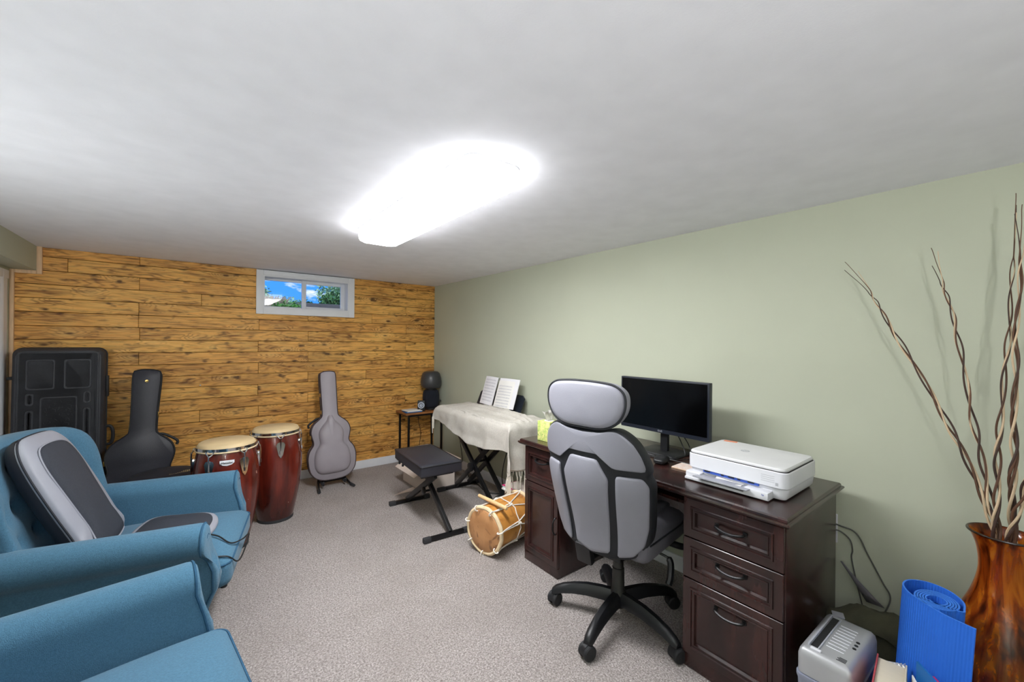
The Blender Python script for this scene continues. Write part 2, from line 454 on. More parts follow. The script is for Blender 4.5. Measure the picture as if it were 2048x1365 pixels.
def rrect(w, h, r, n=6, cx=0, cy=0):
    """rounded rectangle outline, counter-clockwise"""
    out = []
    for (sx, sy, a0) in ((1, 1, 0), (-1, 1, 90), (-1, -1, 180), (1, -1, 270)):
        for k in range(n + 1):
            a = R(a0 + 90.0 * k / n)
            out.append((cx + sx * (w / 2 - r) + r * math.cos(a), cy + sy * (h / 2 - r) + r * math.sin(a)))
    return out

def cr(pts, n=8, closed=False):
    """Catmull-Rom through points"""
    P = [Vector(p) for p in pts]; out = []; N = len(P)
    for i in range(N if closed else N - 1):
        if closed: p0, p1, p2, p3 = P[(i - 1) % N], P[i], P[(i + 1) % N], P[(i + 2) % N]
        else: p0, p1, p2, p3 = P[max(0, i - 1)], P[i], P[i + 1], P[min(N - 1, i + 2)]
        for k in range(n):
            t = k / n
            out.append(.5 * ((2 * p1) + (p2 - p0) * t + (2 * p0 - 5 * p1 + 4 * p2 - p3) * t * t + (3 * p1 - p0 - 3 * p2 + p3) * t ** 3))
    if not closed: out.append(P[-1].copy())
    return out

def resample(outline, n):
    P = [Vector((p[0], p[1])) for p in outline]; P.append(P[0].copy())
    L = [0.0]
    for a, b2 in zip(P, P[1:]): L.append(L[-1] + (b2 - a).length)
    out = []; j = 0
    for k in range(n):
        d = L[-1] * k / n
        while L[j + 1] < d: j += 1
        t = (d - L[j]) / max(1e-9, L[j + 1] - L[j])
        out.append(P[j].lerp(P[j + 1], t))
    return out

def pillow(bm, outline, center, layers, fn):
    """nested copies of an outline scaled about a centre; layers of (k, h); fn(a, b, h)->Vector"""
    loops = []
    cx, cy = center
    for k, h in layers:
        k = max(k, .004)
        loops.append([fn(cx + (p[0] - cx) * k, cy + (p[1] - cy) * k, h) for p in outline])
    loft(bm, loops, True)

def prism(bm, outline, fn, h0, h1, bev=0.0):
    cx = sum(p[0] for p in outline) / len(outline); cy = sum(p[1] for p in outline) / len(outline)
    def ins(d):
        res = []; N = len(outline)
        for i in range(N):
            a = Vector(outline[i - 1]); b2 = Vector(outline[i]); c = Vector(outline[(i + 1) % N])
            n1 = Vector(((b2 - a).y, -(b2 - a).x)); n2 = Vector(((c - b2).y, -(c - b2).x))
            nn = (n1.normalized() if n1.length else n1) + (n2.normalized() if n2.length else n2)
            nn = nn.normalized() if nn.length else Vector((0, 0))
            res.append(b2 - nn * d)
        return res
    o2 = ins(bev) if bev else [Vector(p) for p in outline]
    lv = [(outline, h0), (outline, h1 - bev if h1 > h0 else h1 + bev), (o2, h1)] if bev else [(outline, h0), (outline, h1)]
    loft(bm, [[fn(p[0], p[1], h) for p in o] for o, h in lv], True)

ROOTS = {}
def obj(name, bm, m, parent=None, world=False, sharp=38, smooth=True, label=None):
    bmesh.ops.recalc_face_normals(bm, faces=list(bm.faces))
    me = bpy.data.meshes.new(name); bm.to_mesh(me); bm.free()
    if world and parent is not None:
        me.transform(parent.matrix_basis.inverted())
    if smooth:
        me.polygons.foreach_set('use_smooth', [True] * len(me.polygons))
        me.set_sharp_from_angle(angle=R(sharp))
    me.materials.append(MATS[m])
    o = bpy.data.objects.new(name, me); COL.objects.link(o)
    if parent is not None: o.parent = parent
    if label: o['label'] = label
    return o

def thing(name, label, cat, loc=(0, 0, 0), rotz=0.0, group=None):
    o = bpy.data.objects.new(name, None); COL.objects.link(o)
    o.empty_display_size = .1
    o.location = loc; o.rotation_euler = (0, 0, rotz)
    o.matrix_basis = Matrix.Translation(loc) @ Matrix.Rotation(rotz, 4, 'Z')
    o['label'] = label; o['category'] = cat
    if group: o['group'] = group
    return o

def tag(o, label, cat, group=None):
    o['label'] = label; o['category'] = cat
    if group: o['group'] = group
    return o

def struct(name, bm, m, parent=None, **kw):
    o = obj(name, bm, m, parent, **kw)
    if parent is None: o['kind'] = 'structure'
    return o

def text_mesh(name, s, size, m, parent, M, ext=.0006):
    cu = bpy.data.curves.new('_txt', 'FONT'); cu.body = s; cu.size = size; cu.extrude = ext; cu.align_x = 'CENTER'; cu.align_y = 'CENTER'
    to = bpy.data.objects.new('_txt', cu); COL.objects.link(to)
    dg = bpy.context.evaluated_depsgraph_get(); dg.update()
    me = bpy.data.meshes.new_from_object(to.evaluated_get(dg))
    bpy.data.objects.remove(to, do_unlink=True); bpy.data.curves.remove(cu)
    me.name = name; me.transform(M); me.materials.clear(); me.materials.append(MATS[m])
    o = bpy.data.objects.new(name, me); COL.objects.link(o); o.parent = parent
    return o

XYZ = lambda a, b, h: Vector((a, b, h))

# ================================================================== THE ROOM
CEIL = 2.105
def wall_x(y):            # the green wall is a degree off square
    return 2.40 - .0172 * (y - 1.4)

bm = newbm(); bx(bm, -1.2, 2.6, -2.8, 4.85, -.06, 0); struct('floor', bm, 'carpet', smooth=False)
bm = newbm(); bx(bm, -1.2, 2.6, -2.8, 4.85, CEIL, CEIL + .06); struct('ceiling', bm, 'ceiling_paint', smooth=False)
bm = newbm()
loft(bm, [[Vector((wall_x(-2.8), -2.8, z)), Vector((2.6, -2.8, z)), Vector((2.6, 4.9, z)), Vector((wall_x(4.9), 4.9, z))] for z in (-.02, CEIL + .02)])
struct('wall_right', bm, 'green_paint', smooth=False)
bm = newbm(); bx(bm, -1.2, -1.08, -2.8, 4.85, -.02, CEIL + .02); struct('wall_left', bm, 'green_paint', smooth=False)
bm = newbm(); bx(bm, -1.2, 2.7, -2.9, -2.7, -.02, CEIL + .02); struct('wall_front', bm, 'green_paint', smooth=False)

# back wall: dark backing with a window opening, clad in torched pine planks
OX0, OX1, OZ0, OZ1 = .507, 1.305, 1.733, 2.05
bm = newbm()
for a in ((-1.2, OX0, -.02, CEIL + .02), (OX1, 2.6, -.02, CEIL + .02), (OX0, OX1, -.02, OZ0), (OX0, OX1, OZ1, CEIL + .02)):
    bx(bm, a[0], a[1], 4.615, 4.80, a[2], a[3])
wb_ = struct('wall_back', bm, 'wall_backing', smooth=False)
rng = random.Random(5)
seams = [CEIL] + [2.035 - .1045 * k for k in range(19)] + [.02]
XL, XR = -1.085, wall_x(4.6)
CX0, CX1, CZ0 = .449, 1.365, 1.671         # window casing
jt = {0: [-.38, .911], 1: [.473, 1.972]}
for i in range(len(seams) - 1):
    z1, z0 = seams[i], seams[i + 1]
    js = list(jt[i % 2])
    if i % 4 == 1: js.append(-.38 - .02 * rng.random() if i % 8 == 5 else -.791)
    if i % 6 == 4: js.append(1.50 + .1 * rng.random())
    if i % 5 == 3 and i % 2 == 1: js.append(.029)
    js = sorted(j + rng.uniform(-.004, .004) for j in js)
    ends = [XL] + js + [XR]
    for a, b_ in zip(ends, ends[1:]):
        segs = [(a, b_)]
        if z1 > OZ0:                  # cut round the window
            segs = []
            if a < CX0 + .01: segs.append((a, min(b_, CX0 + .01)))
            if b_ > CX1 - .01: segs.append((max(a, CX1 - .01), b_))
        for p, q in segs:
            if q - p < .03: continue
            pr = rng.uniform(0, .0022)
            bm = newbm(); box(bm, (0, 0, 0), (q - p - .0016, .016, z1 - z0 - .0030), .0026, 1)
            o = obj('plank', bm, 'torched_pine', wb_)
            o.location = ((p + q) / 2, 4.607 - pr + .002, (z0 + z1) / 2)

# soffit at the left, raw pine trims, door casing, baseboards
bm = newbm(); bx(bm, -1.09, -.948, -2.75, 4.5985, 1.925, CEIL + .01); struct('wall_soffit', bm, 'green_paint', smooth=False)
bm = newbm(); bx(bm, -.948, -.920, 4.575, 4.598, 1.899, CEIL, .003); struct('trim_1', bm, 'raw_pine')
bm = newbm(); bx(bm, -1.056, -.9485, 4.575, 4.598, 1.898, 1.9235, .003); struct('trim_2', bm, 'raw_pine')
bm = newbm(); bx(bm, -1.079, -1.0565, 4.575, 4.598, .0, 1.9235, .003); struct('trim_3', bm, 'raw_pine')
bm = newbm(); bx(bm, -.9, 2.33, 4.580, 4.5975, 0, .088, .004); struct('baseboard_back', bm, 'white_trim')
bm = newbm()
loft(bm, [[Vector((wall_x(y) - .016, y, 0)), Vector((wall_x(y) - .016, y, .078)), Vector((wall_x(y) - .010, y, .090)), Vector((wall_x(y) + .002, y, .090)), Vector((wall_x(y) + .002, y, 0))] for y in (-2.6, 4.578)])
struct('baseboard_right', bm, 'white_trim')
# door on the left wall
d1 = bpy.data.objects.new('door_1', None); COL.objects.link(d1); d1['kind'] = 'structure'
bm = newbm(); bx(bm, -1.0795, -1.066, 3.60, 4.36, .005, 1.84); obj('door_leaf', bm, 'white_trim', d1)
for (z0, z1) in ((.20, .86), (1.0, 1.70)):
    for (y0, y1) in ((3.70, 3.94), (4.02, 4.26)):
        bm = newbm()
        loft(bm, rectloops(y0, y1, z0, z1, [(0, 0), (.004, .006), (.018, .006), (.03, .001), (.05, .006)], lambda a, b, h: Vector((-1.066 + h, a, b))))
        obj('door_panel', bm, 'white_trim', d1)
for y0, y1 in ((3.52, 3.60), (4.36, 4.50)):
    bm = newbm()
    prof = [(0, 0), (0, .012), (.012, .02), (.03, .02), (.036, .016), (.05, .018), (.056, .013), (.07, .014), (.08, .0)]
    w = (y1 - y0) / .08
    sgn = 1 if y0 > 4 else -1
    yb = y0 if sgn > 0 else y1
    loft(bm, [[Vector((-1.0795 + h, yb + sgn * a * w, z)) for a, h in prof] for z in (0, 1.897)])
    obj('casing', bm, 'white_trim', d1)
bm = newbm(); bx(bm, -1.0795, -1.060, 3.52, 4.50, 1.84, 1.90, .004); obj('casing', bm, 'white_trim', d1)
bm = newbm(); lathe(bm, [(.0, .0), (.022, .0), (.024, .012), (.012, .02), (.012, .04), (.026, .05), (.03, .065), (.02, .08), (0, .082)], 20, c=(-1.066, 3.68, .95), M=Matrix.Rotation(R(90), 4, 'Y')); obj('door_knob', bm, 'brass', d1)

# window
w1 = bpy.data.objects.new('window_1', None); COL.objects.link(w1); w1['kind'] = 'structure'
def casing_piece(x0, x1, z0, z1):
    bm = newbm(); bx(bm, x0, x1, 4.578, 4.600, z0, z1, .004); obj('casing', bm, 'white_trim', w1)
casing_piece(CX0, OX0, CZ0, 2.098); casing_piece(OX1, CX1, CZ0, 2.098); casing_piece(OX0, OX1, CZ0, OZ0); casing_piece(OX0, OX1, OZ1, 2.098)
bm = newbm()   # jamb liner
for a in ((OX0, OX0 + .012, OZ0, OZ1), (OX1 - .012, OX1, OZ0, OZ1), (OX0 + .012, OX1 - .012, OZ0, OZ0 + .010), (OX0 + .012, OX1 - .012, OZ1 - .012, OZ1)):
    bx(bm, a[0], a[1], 4.581, 4.795, a[2], a[3])
obj('jamb', bm, 'white_trim', w1, smooth=False)
def sash(x0, x1, y, fw, fz):
    s = newbm()
    z0, z1 = OZ0 + .010, OZ1 - .012
    for a in ((x0, x0 + fw, z0, z1), (x1 - fw, x1, z0, z1), (x0 + fw, x1 - fw, z0, z0 + fz), (x0 + fw, x1 - fw, z1 - fz, z1)):
        bx(s, a[0], a[1], y - .014, y + .014, a[2], a[3], .003)
    so = obj('sash', s, 'white_trim', w1)
    g = newbm(); bx(g, x0 + fw - .003, x1 - fw + .003, y - .002, y + .002, z0 + fz - .003, z1 - fz + .003)
    obj('pane', g, 'window_glass', so, smooth=False)
sash(OX0 + .010, .905, 4.745, .016, .018)
sash(.865, OX1 - .012, 4.712, .042, .030)
bm = newbm(); bx(bm, .872, .888, 4.69, 4.70, 1.86, 1.93, .003); obj('latch', bm, 'white_trim', w1)

# ceiling light fixtures
def fixture(name, label, cx, y0, y1, w, m, group):
    t = thing(name, label, 'ceiling light', (cx, (y0 + y1) / 2, CEIL), 0, group)
    L = y1 - y0
    bm = newbm(); bx(bm, -w / 2 + .02, w / 2 - .02, -L / 2 + .02, L / 2 - .02, -.030, -.007, .004); obj('housing', bm, 'white_trim', t)
    bm = newbm()
    loops = []
    for k, h in ((1.0, -.0065), (1.0, -.045), (.985, -.062), (.95, -.072), (.86, -.079), (.5, -.081), (.02, -.081)):
        ww = w - 2 * (1 - k) * w * .5; ll = L - 2 * (1 - k) * w * .5 if k > .3 else L * .5
        loops.append([Vector((a, b, h)) for a, b in rrect(max(ww, .01), max(ll, .02), min(.05, ww * .4), 6)])
    loft(bm, loops, True); df = obj('diffuser', bm, m, t, sharp=60)
    df.data.materials.append(MATS['diffuser_side'])
    for pg in df.data.polygons:
        if pg.center.z > -.0765: pg.material_index = 1
    bm = newbm(); loft(bm, [[Vector((a, b, h)) for a, b in rrect(w + .006, L + .006, .053, 6)] for h in (-.0008, -.006)], True)
    obj('rim', bm, 'white_trim', t)
    for s in (-1, 1):
        bm = newbm(); bx(bm, s * (w / 2 + .002) - .003, s * (w / 2 + .002) + .003, -.010, .010, -.014, -.002, .001); obj('clip', bm, 'chrome', t)
    return t
fixture('ceiling_light', 'long white wraparound ceiling light with rounded corners, switched on', .895, 1.245, 2.565, .245, 'diffuser_lit', 'ceiling lights')
# fill lamps added out of view on the left to brighten the ceiling
def fill_uplight(label, x, y, power, h=1.2):
    tl = thing('added_fill_lamp', label, 'lamp', (x, y, 0), 0, 'added fill lamps')
    up = lambda pr: [(a, b - 1.2 + h) for a, b in pr]
    bm = newbm(); lathe(bm, [(.14, .0), (.14, .012), (.12, .02), (.02, .03), (.013, .04)], 32); obj('base', bm, 'sleeve_metal', tl)
    bm = newbm(); lathe(bm, [(.012, .03), (.012, h)], 16); obj('pole', bm, 'sleeve_metal', tl)
    bm = newbm(); lathe(bm, up([(.02, 1.19), (.06, 1.20), (.13, 1.25), (.17, 1.32), (.167, 1.32), (.127, 1.256), (.055, 1.212), (.0, 1.208)]), 36); obj('fill_bowl', bm, 'white_trim', tl)
    bm = newbm(); lathe(bm, up([(.012, 1.215), (.02, 1.23), (.03, 1.265), (.022, 1.29), (.0, 1.30)]), 20); obj('fill_bulb', bm, 'fill_glow', tl)
    ldt = bpy.data.lights.new('fill_light', 'POINT'); ldt.energy = power; ldt.shadow_soft_size = .05; ldt.color = (.975, .985, 1.0)  # added point source that lifts the ceiling brightness
    lo0 = bpy.data.objects.new('fill_light', ldt); COL.objects.link(lo0); lo0.parent = tl; lo0.location = (0, 0, h + .115)
fill_uplight('added out-of-view metal fill lamp between the two blue armchairs by the left wall', -.90, 2.06, FILL_POWER[0], .88)
fill_uplight('added out-of-view metal fill lamp near the front wall behind the viewer', -.50, -.75, FILL_POWER[1])

# ---------------------------------------------------------------- outside the window
bm = newbm(); bx(bm, -8, 12, 4.85, 30, 1.2, 1.55); struct('ground_outside', bm, 'soil', smooth=False)
def bush(name, label, c, rad, n, m, seed, leaf=.09, group='shrubs outside the window'):
    rg = random.Random(seed); t = thing(name, label, 'shrub', (c[0], c[1], 1.55), 0, group)
    bm = newbm()
    cz = c[2] - 1.55
    for i in range(n):
        d = Vector((rg.gauss(0, 1), rg.gauss(0, 1), rg.gauss(0, 1))).normalized() * (rg.random() ** .4)
        p = Vector((d.x * rad[0], d.y * rad[1], cz + d.z * rad[2]))
        a = Euler((rg.uniform(-1, 1), rg.uniform(-1, 1), rg.uniform(0, 6.28))).to_matrix()
        L = leaf * rg.uniform(.6, 1.3); w = L * .4
        q = [Vector((0, 0, 0)), Vector((L * .5, w * .5, L * .08)), Vector((L, 0, 0)), Vector((L * .5, -w * .5, L * .08))]
        bm.faces.new([bm.verts.new(p + a @ k) for k in q])
    o = obj('foliage', bm, m, t, smooth=False); o['kind'] = 'stuff'
    bm = newbm()
    for k in range(5):
        a = k * 1.3 + seed
        tube(bm, [Vector((0, 0, -.01)), Vector((math.cos(a) * rad[0] * .2, math.sin(a) * rad[1] * .2, cz * .6)), Vector((math.cos(a) * rad[0] * .6, math.sin(a) * rad[1] * .6, cz + rad[2] * .4))], [.02, .014, .006], 6)
    obj('stem', bm, 'bark_dark', t)
bush('garden_shrub', 'dark leafy shrub behind the right pane of the window', (2.10, 8.0, 2.08), (.36, .3, .24), 1500, 'foliage', 3, .075)
bush('garden_shrub', 'low dark shrub seen between the two window panes', (1.62, 8.6, 2.04), (.26, .2, .13), 900, 'foliage', 4, .06)
bush('garden_tree', 'pale green tree rising behind the right pane of the window', (3.30, 12.5, 2.75), (.62, .6, .50), 1900, 'foliage_light', 5, .12)
bush('garden_shrub', 'bright green low plant behind the left pane of the window', (.97, 6.2, 1.82), (.24, .15, .12), 700, 'foliage_bright', 6, .05)
bush('garden_tree', 'pale green tree at the far left of the window view', (1.17, 11.5, 2.45), (.26, .4, .36), 1000, 'foliage_light', 7, .09)
bush('garden_shrub', 'grey green shrub beyond the low plant in the left pane', (1.64, 10.2, 2.16), (.30, .3, .20), 1000, 'foliage_light', 8, .07)
t = thing('dry_grass_clump', 'pale feathery clump of dry grass behind the left window pane', 'plant', (.74, 6.75, 1.55))
bm = newbm(); rg = random.Random(9)
for i in range(700):
    a = rg.uniform(-.2, .2); b_ = rg.uniform(-.2, .2); h = rg.uniform(.25, .50); dx = rg.uniform(-.12, .26)
    p0 = Vector((a * .6, b_, -.005)); p1 = p0 + Vector((dx, rg.uniform(-.1, .1), h)); w = Vector((.010, 0, 0))
    pm = (p0 + p1) / 2 + Vector((0, 0, .06))
    for u, v in ((p0, pm), (pm, p1)):
        bm.faces.new([bm.verts.new(k) for k in (u - w, u + w, v + w * .8, v - w * .8)])
o = obj('blades', bm, 'dry_grass', t, smooth=False); o['kind'] = 'stuff'
t = thing('timber_edging', 'dark timber garden edging outside the right window pane', 'edging', (2.35, 7.2, 1.55))
for k in range(3):
    bm = newbm(); box(bm, (0, 0, .078 + k * .156), (2.2, .14, .154), .008); obj('sleeper', bm, 'timber', t)

bm = newbm(); lathe(bm, [(.006, 0), (.006, .002), (.0015, .003), (.0015, .014)], 12, M=Matrix.Rotation(R(-90), 4, 'X')); nl = obj('wall_nail', bm, 'chrome'); nl.location = (.03, 4.588, 1.008); tag(nl, 'tiny pale nail head in the plank wall above the congas', 'nail')

# ================================================================== ARMCHAIRS
def armchair(name, label, loc, rotz):
    t = thing(name, label, 'armchair', loc, rotz, 'blue armchairs')
    # base rail
    def warp(p):
        k = (p.z + .10) / .20
        return Vector((p.x - (1 - k) * (.05 if p.x > 0 else 0), p.y * (1 - (1 - k) * .05), p.z))
    bm = newbm(); rbox(bm, (-.37, 0, .240), (.76, .66, .18), .03, 8, warp); obj('base', bm, 'blue_fabric', t, sharp=60)
    # seat cushion
    def crown(p):
        e = (1 - min(1, abs(p.x) / .34) ** 3) * (1 - min(1, abs(p.y) / .33) ** 3)
        return Vector((p.x, p.y, p.z + (0.042 * e if p.z > 0 else 0)))
    bm = newbm(); rbox(bm, (-.245, 0, .338), (.66, .665, .135), .045, 14, crown); cu = obj('seat_cushion', bm, 'blue_fabric', t, sharp=70)
    bm = newbm(); tube(bm, [(x, y, .385) for x, y in rrect(.655, .66, .05, 6, -.245, 0)] + [(.0825, .28, .385)], .004, 6)
    obj('piping', bm, 'blue_fabric_dark', cu)
    # rolled arms
    for s in (1, -1):
        sec = [(.385, .165), (.402, .22), (.415, .32), (.42, .41), (.424, .462)]
        for k in range(13):
            a = R(-62 + (180 + 62 + 12) * k / 12)
            sec.append((.402 + .072 * math.cos(a), .548 + .072 * math.sin(a)))
        sec += [(.333, .45), (.331, .36), (.333, .25), (.338, .165)]
        def xf(z):
            if z > .50: return .012 - .25 * max(0, .56 - z) ** 1.0 * 0 
            k = (.50 - z) / .335
            return .012 + .055 * math.sin(min(1, k * 1.15) * PI) * .9 - .02 * k
        cy = .377; cz = .40
        loops = []
        for x0, off, k in ((-.86, 0, .9), (-.85, 0, 1), (-.60, 0, 1), (-.40, 0, 1), (-.25, 0, 1), (-.12, 0, 1), (-.06, .5, 1), (None, -.030, 1), (None, -.012, .985), (None, -.003, .93), (None, 0, .82), (None, 0, .4), (None, 0, .02)):
            row = []
            for (y, z) in sec:
                yy = cy + (y - cy) * k; zz = cz + (z - cz) * k
                x = (x0 + off * (xf(z) - .012) if x0 is not None else xf(cz + (z - cz) * max(k, .3)) + off)
                row.append(Vector((x, s * yy, zz)))
            loops.append(row)
        bm = newbm(); loft(bm, loops, True); arm = obj('arm', bm, 'blue_fabric', t, sharp=70)
        bm = newbm(); tube(bm, [Vector((xf(z) - .014, s * (cy + (y - cy) * .99), cz + (z - cz) * .99)) for (y, z) in sec], .0045, 6); obj('piping', bm, 'blue_fabric_dark', arm)
        # tuck pleats at the scroll
        bm = newbm()
        for q in (-.012, .012):
            tube(bm, [Vector((xf(.55) + .0005, s * (.402 + .02 * math.cos(a)), .548 + q + .012 * math.sin(a))) for a in (0, 1, 2, 3)], .002, 5)
        obj('pleat', bm, 'blue_fabric_dark', arm)
    # tufted wing back
    half = [(0, .28), (.20, .28), (.33, .29), (.375, .36), (.385, .50), (.395, .66), (.405, .80), (.392, .90), (.345, .955), (.25, .972), (.12, .978)]
    ol = [Vector((a, b)) for a, b in half] + [Vector((0, .98))] + [Vector((-a, b)) for a, b in reversed(half[1:])]
    ol = resample([(p.x, p.y) for p in cr([(p.x, p.y, 0) for p in ol], 5, True)], 110)
    btn = [(-.26, .86), (-.09, .86), (.09, .86), (.26, .86), (-.17, .72), (0, .72), (.17, .72), (.31, .72), (-.31, .72), (-.25, .59), (-.08, .59), (.08, .59), (.25, .59)]
    def surf(y, z, h):
        x = -.665 - .27 * (z - .42) + .11 * min(1.1, abs(y) / .4) ** 2.6
        if h > .02:
            for (by, bz) in btn:
                d2 = (y - by) ** 2 + (z - bz) ** 2
                h -= .026 * math.exp(-d2 / .0012) + .010 * math.exp(-d2 / .006)
        return Vector((x + h, y, z))
    lay = [(.0, -.10), (.3, -.10), (.6, -.098), (.85, -.09), (.95, -.075), (.985, -.05), (1.0, -.015), (.998, .012), (.98, .034), (.95, .046), (.90, .054)]
    lay += [(k, .060 + .012 * (1 - k)) for k in [.86 - .03 * i for i in range(28)]] + [(0, .072)]
    bm = newbm(); pillow(bm, ol, (0, .64), lay, surf); bk = obj('backrest', bm, 'blue_fabric', t, sharp=80)
    for by, bz in btn:
        p = surf(by, bz, .066)
        bm = newbm(); lathe(bm, [(0, -.004), (.012, -.003), (.013, .003), (.009, .007), (0, .008)], 14, c=p, M=Matrix.Rotation(R(90), 4, 'Y')); obj('button', bm, 'blue_fabric_dark', bk)
    for x, y in ((-.035, .245), (-.035, -.245), (-.70, .25), (-.70, -.25)):
        bm = newbm(); lathe(bm, [(.016, 0), (.018, .01), (.024, .17)], 16, c=(x, y, 0)); obj('leg', bm, 'dull_black', t)
    return t
CHA = (.117, 2.603, 0); ROTA = R(-12)
armchair('armchair', 'blue tufted armchair holding a grey massage cushion', CHA, ROTA)
armchair('armchair', 'blue armchair in the near left corner with an empty seat', (.052, 1.451, 0), R(7.6))

# massage cushion on the far armchair
t = thing('massage_cushion', 'grey and black massage cushion leaning in the blue armchair', 'massage cushion', (CHA[0], CHA[1], .435), ROTA)
P0 = Vector((-.525, -.02, .0)); P1 = Vector((-.76, -.02, .50)); AX = (P1 - P0); LN = AX.length; AX.normalize(); NR = Vector((-AX.z, 0, AX.x)) * -1
def padmap(off):
    return lambda a, b, h: P0 + AX * b + Vector((0, a, 0)) + NR * (h + off)
LN2 = LN + .02
po = [(.170, 0), (.182, .10), (.188, .25), (.184, .40), (.165, .50), (.12, .56), (.06, .575)]
po = [Vector((a, b, 0)) for a, b in po] + [Vector((-a, b, 0)) for a, b in reversed(po)]
pol = resample([(p.x, p.y) for p in cr(po, 6, True)], 90)
bm = newbm(); pillow(bm, pol, (0, .3), [(0, -.05), (.8, -.05), (.93, -.044), (.98, -.03), (1, -.01), (.99, .008), (.95, .016), (.7, .026), (.3, .03), (0, .03)], padmap(.085)); sh = obj('back_pad', bm, 'pad_grey', t, sharp=70)
bm = newbm(); tube(bm, [padmap(.085)(p.x, p.y, -.006) for p in pol] + [padmap(.085)(pol[0].x, pol[0].y, -.006)], .004, 6); obj('piping', bm, 'pad_dark', sh)
bm = newbm(); pillow(bm, pol, (0, .3), [(0, -.06), (.9, -.06), (.97, -.05), (1.003, -.03), (1.005, -.014), (.9, -.012), (0, -.012)], padmap(.083)); obj('rear_shell', bm, 'pad_dark', t, sharp=70)
mo = [(.105, .0), (.114, .12), (.124, .28), (.130, .41), (.108, .49), (.055, .515)]
mo = [Vector((a, b, 0)) for a, b in mo] + [Vector((-a, b, 0)) for a, b in reversed(mo)]
mol = resample([(p.x, p.y) for p in cr(mo, 6, True)], 70)
bm = newbm(); pillow(bm, mol, (0, .28), [(1, .006), (1, .022), (.97, .034), (.85, .040), (.5, .044), (0, .044)], padmap(.085)); mp_ = obj('mesh_panel', bm, 'pad_mesh', t, sharp=70)
bm = newbm(); tube(bm, [padmap(.085)(p.x, p.y, .027) for p in mol] + [padmap(.085)(mol[0].x, mol[0].y, .027)], .0035, 6); obj('piping', bm, 'pad_grey', mp_)
fo = [(-.36, .18), (-.20, .19), (-.09, .165), (-.04, .10), (-.028, 0)]
fo = [Vector((a, b, 0)) for a, b in fo] + [Vector((a, -b, 0)) for a, b in reversed(fo[:-1])]
fol = resample([(p.x, p.y) for p in cr(fo, 6, True)], 70)
fmap = lambda a, b, h: Vector((a, b, h + .034 - 2.0 * max(0, a + .10) ** 2))
bm = newbm(); pillow(bm, fol, (-.2, 0), [(0, -.03), (.95, -.03), (1, -.015), (.99, -.002), (.93, .004), (0, .004)], fmap); fl = obj('seat_flap', bm, 'pad_grey', t, sharp=70)
fi = [((p.x + .2) * .86 - .2, p.y * .84) for p in fol]
bm = newbm(); pillow(bm, fi, (-.2, 0), [(1, .0), (1, .008), (.96, .012), (.5, .014), (0, .014)], fmap); obj('mesh_panel', bm, 'pad_mesh', fl, sharp=70)
c = thing('power_cord', 'thin dark cord looping over the front of the blue armchair seat', 'cord', CHA, ROTA)
bm = newbm(); tube(bm, cr([(-.06, -.08, .448), (.0, -.12, .442), (.06, -.17, .418), (.10, -.10, .40), (.115, .0, .38), (.11, -.12, .35), (.10, -.25, .36), (.06, -.29, .41), (-.05, -.30, .425)], 10), .0035, 6); obj('cable', bm, 'cable_black', c)

# ================================================================== DESK
DT = .785
desk = thing('desk', 'dark cherry office desk with panelled drawers and moulded top', 'desk', (2.03, 1.31, 0))
bm = newbm()
loft(bm, rectloops(1.680, 2.36, .535, 2.095, [(.022, .748), (.010, .752), (.004, .758), (.0, .764), (.002, .770), (.010, .773), (.011, .780), (.016, .785)], XYZ)); obj('desktop', bm, 'cherry_veneer', desk, world=True, sharp=30)
for y0, y1 in ((.56, .955), (1.742, 2.052)):
    bm = newbm(); bx(bm, 1.726, 2.335, y0, y1, .004, .7485, .002); obj('pedestal', bm, 'cherry_veneer', desk, world=True)
    bm = newbm(); bx(bm, 1.7135, 1.726, y0, y1, .002, .062, .001); obj('plinth', bm, 'cherry_veneer', desk, world=True)
bm = newbm(); bx(bm, 2.315, 2.33, .955, 1.742, .34, .748); obj('modesty_panel', bm, 'cherry_veneer', desk, world=True)
bm = newbm(); bx(bm, 1.80, 2.14, .975, 1.722, .672, .688, .003); kt = obj('keyboard_tray', bm, 'cherry_veneer', desk, world=True)
bm = newbm(); bx(bm, 1.795, 1.805, .99, 1.70, .668, .70, .003); obj('tray_lip', bm, 'cherry_veneer', kt, smooth=True) if 0 else bm.free()
def front(name, y0, y1, z0, z1, handle, tall=False):
    f = lambda a, b, h: Vector((1.726 - h, a, b))
    bm = newbm()
    loft(bm, rectloops(y0, y1, z0, z1, [(0, 0), (0, .016), (.002, .018), (.032, .018), (.034, .024), (.040, .025), (.043, .019), (.048, .019), (.050, .022), (.054, .022), (.058, .009), (.07, .008)], f))
    o = obj(name, bm, 'cherry_veneer', desk, world=True, sharp=25)
    bm = newbm()
    if handle[0] == 'h':
        yc, zc, w = handle[1:]
        tube(bm, cr([(1.715, yc - w, zc), (1.700, yc - w * .96, zc - .002), (1.692, yc - w * .5, zc - .008), (1.690, yc, zc - .010), (1.692, yc + w * .5, zc - .008), (1.700, yc + w * .96, zc - .002), (1.715, yc + w, zc)], 5), .0055, 8)
        for s in (-1, 1): box(bm, (1.7165, yc + s * w, zc), (.004, .016, .018), .001)
    else:
        yc, zc, w = handle[1:]
        tube(bm, cr([(1.706, yc, zc - w), (1.698, yc, zc - w * .96), (1.684, yc, zc - w * .5), (1.682, yc, zc), (1.684, yc, zc + w * .5), (1.698, yc, zc + w * .96), (1.706, yc, zc + w)], 5), .0050, 8)
    for v in bm.verts: v.co -= desk.location
    obj('handle', bm, 'black_metal', o)
front('drawer', .563, .952, .575, .744, ('h', .755, .665, .055))
front('drawer', .563, .952, .397, .570, ('h', .752, .500, .053))
front('drawer', .563, .952, .064, .392, ('h', .755, .318, .055))
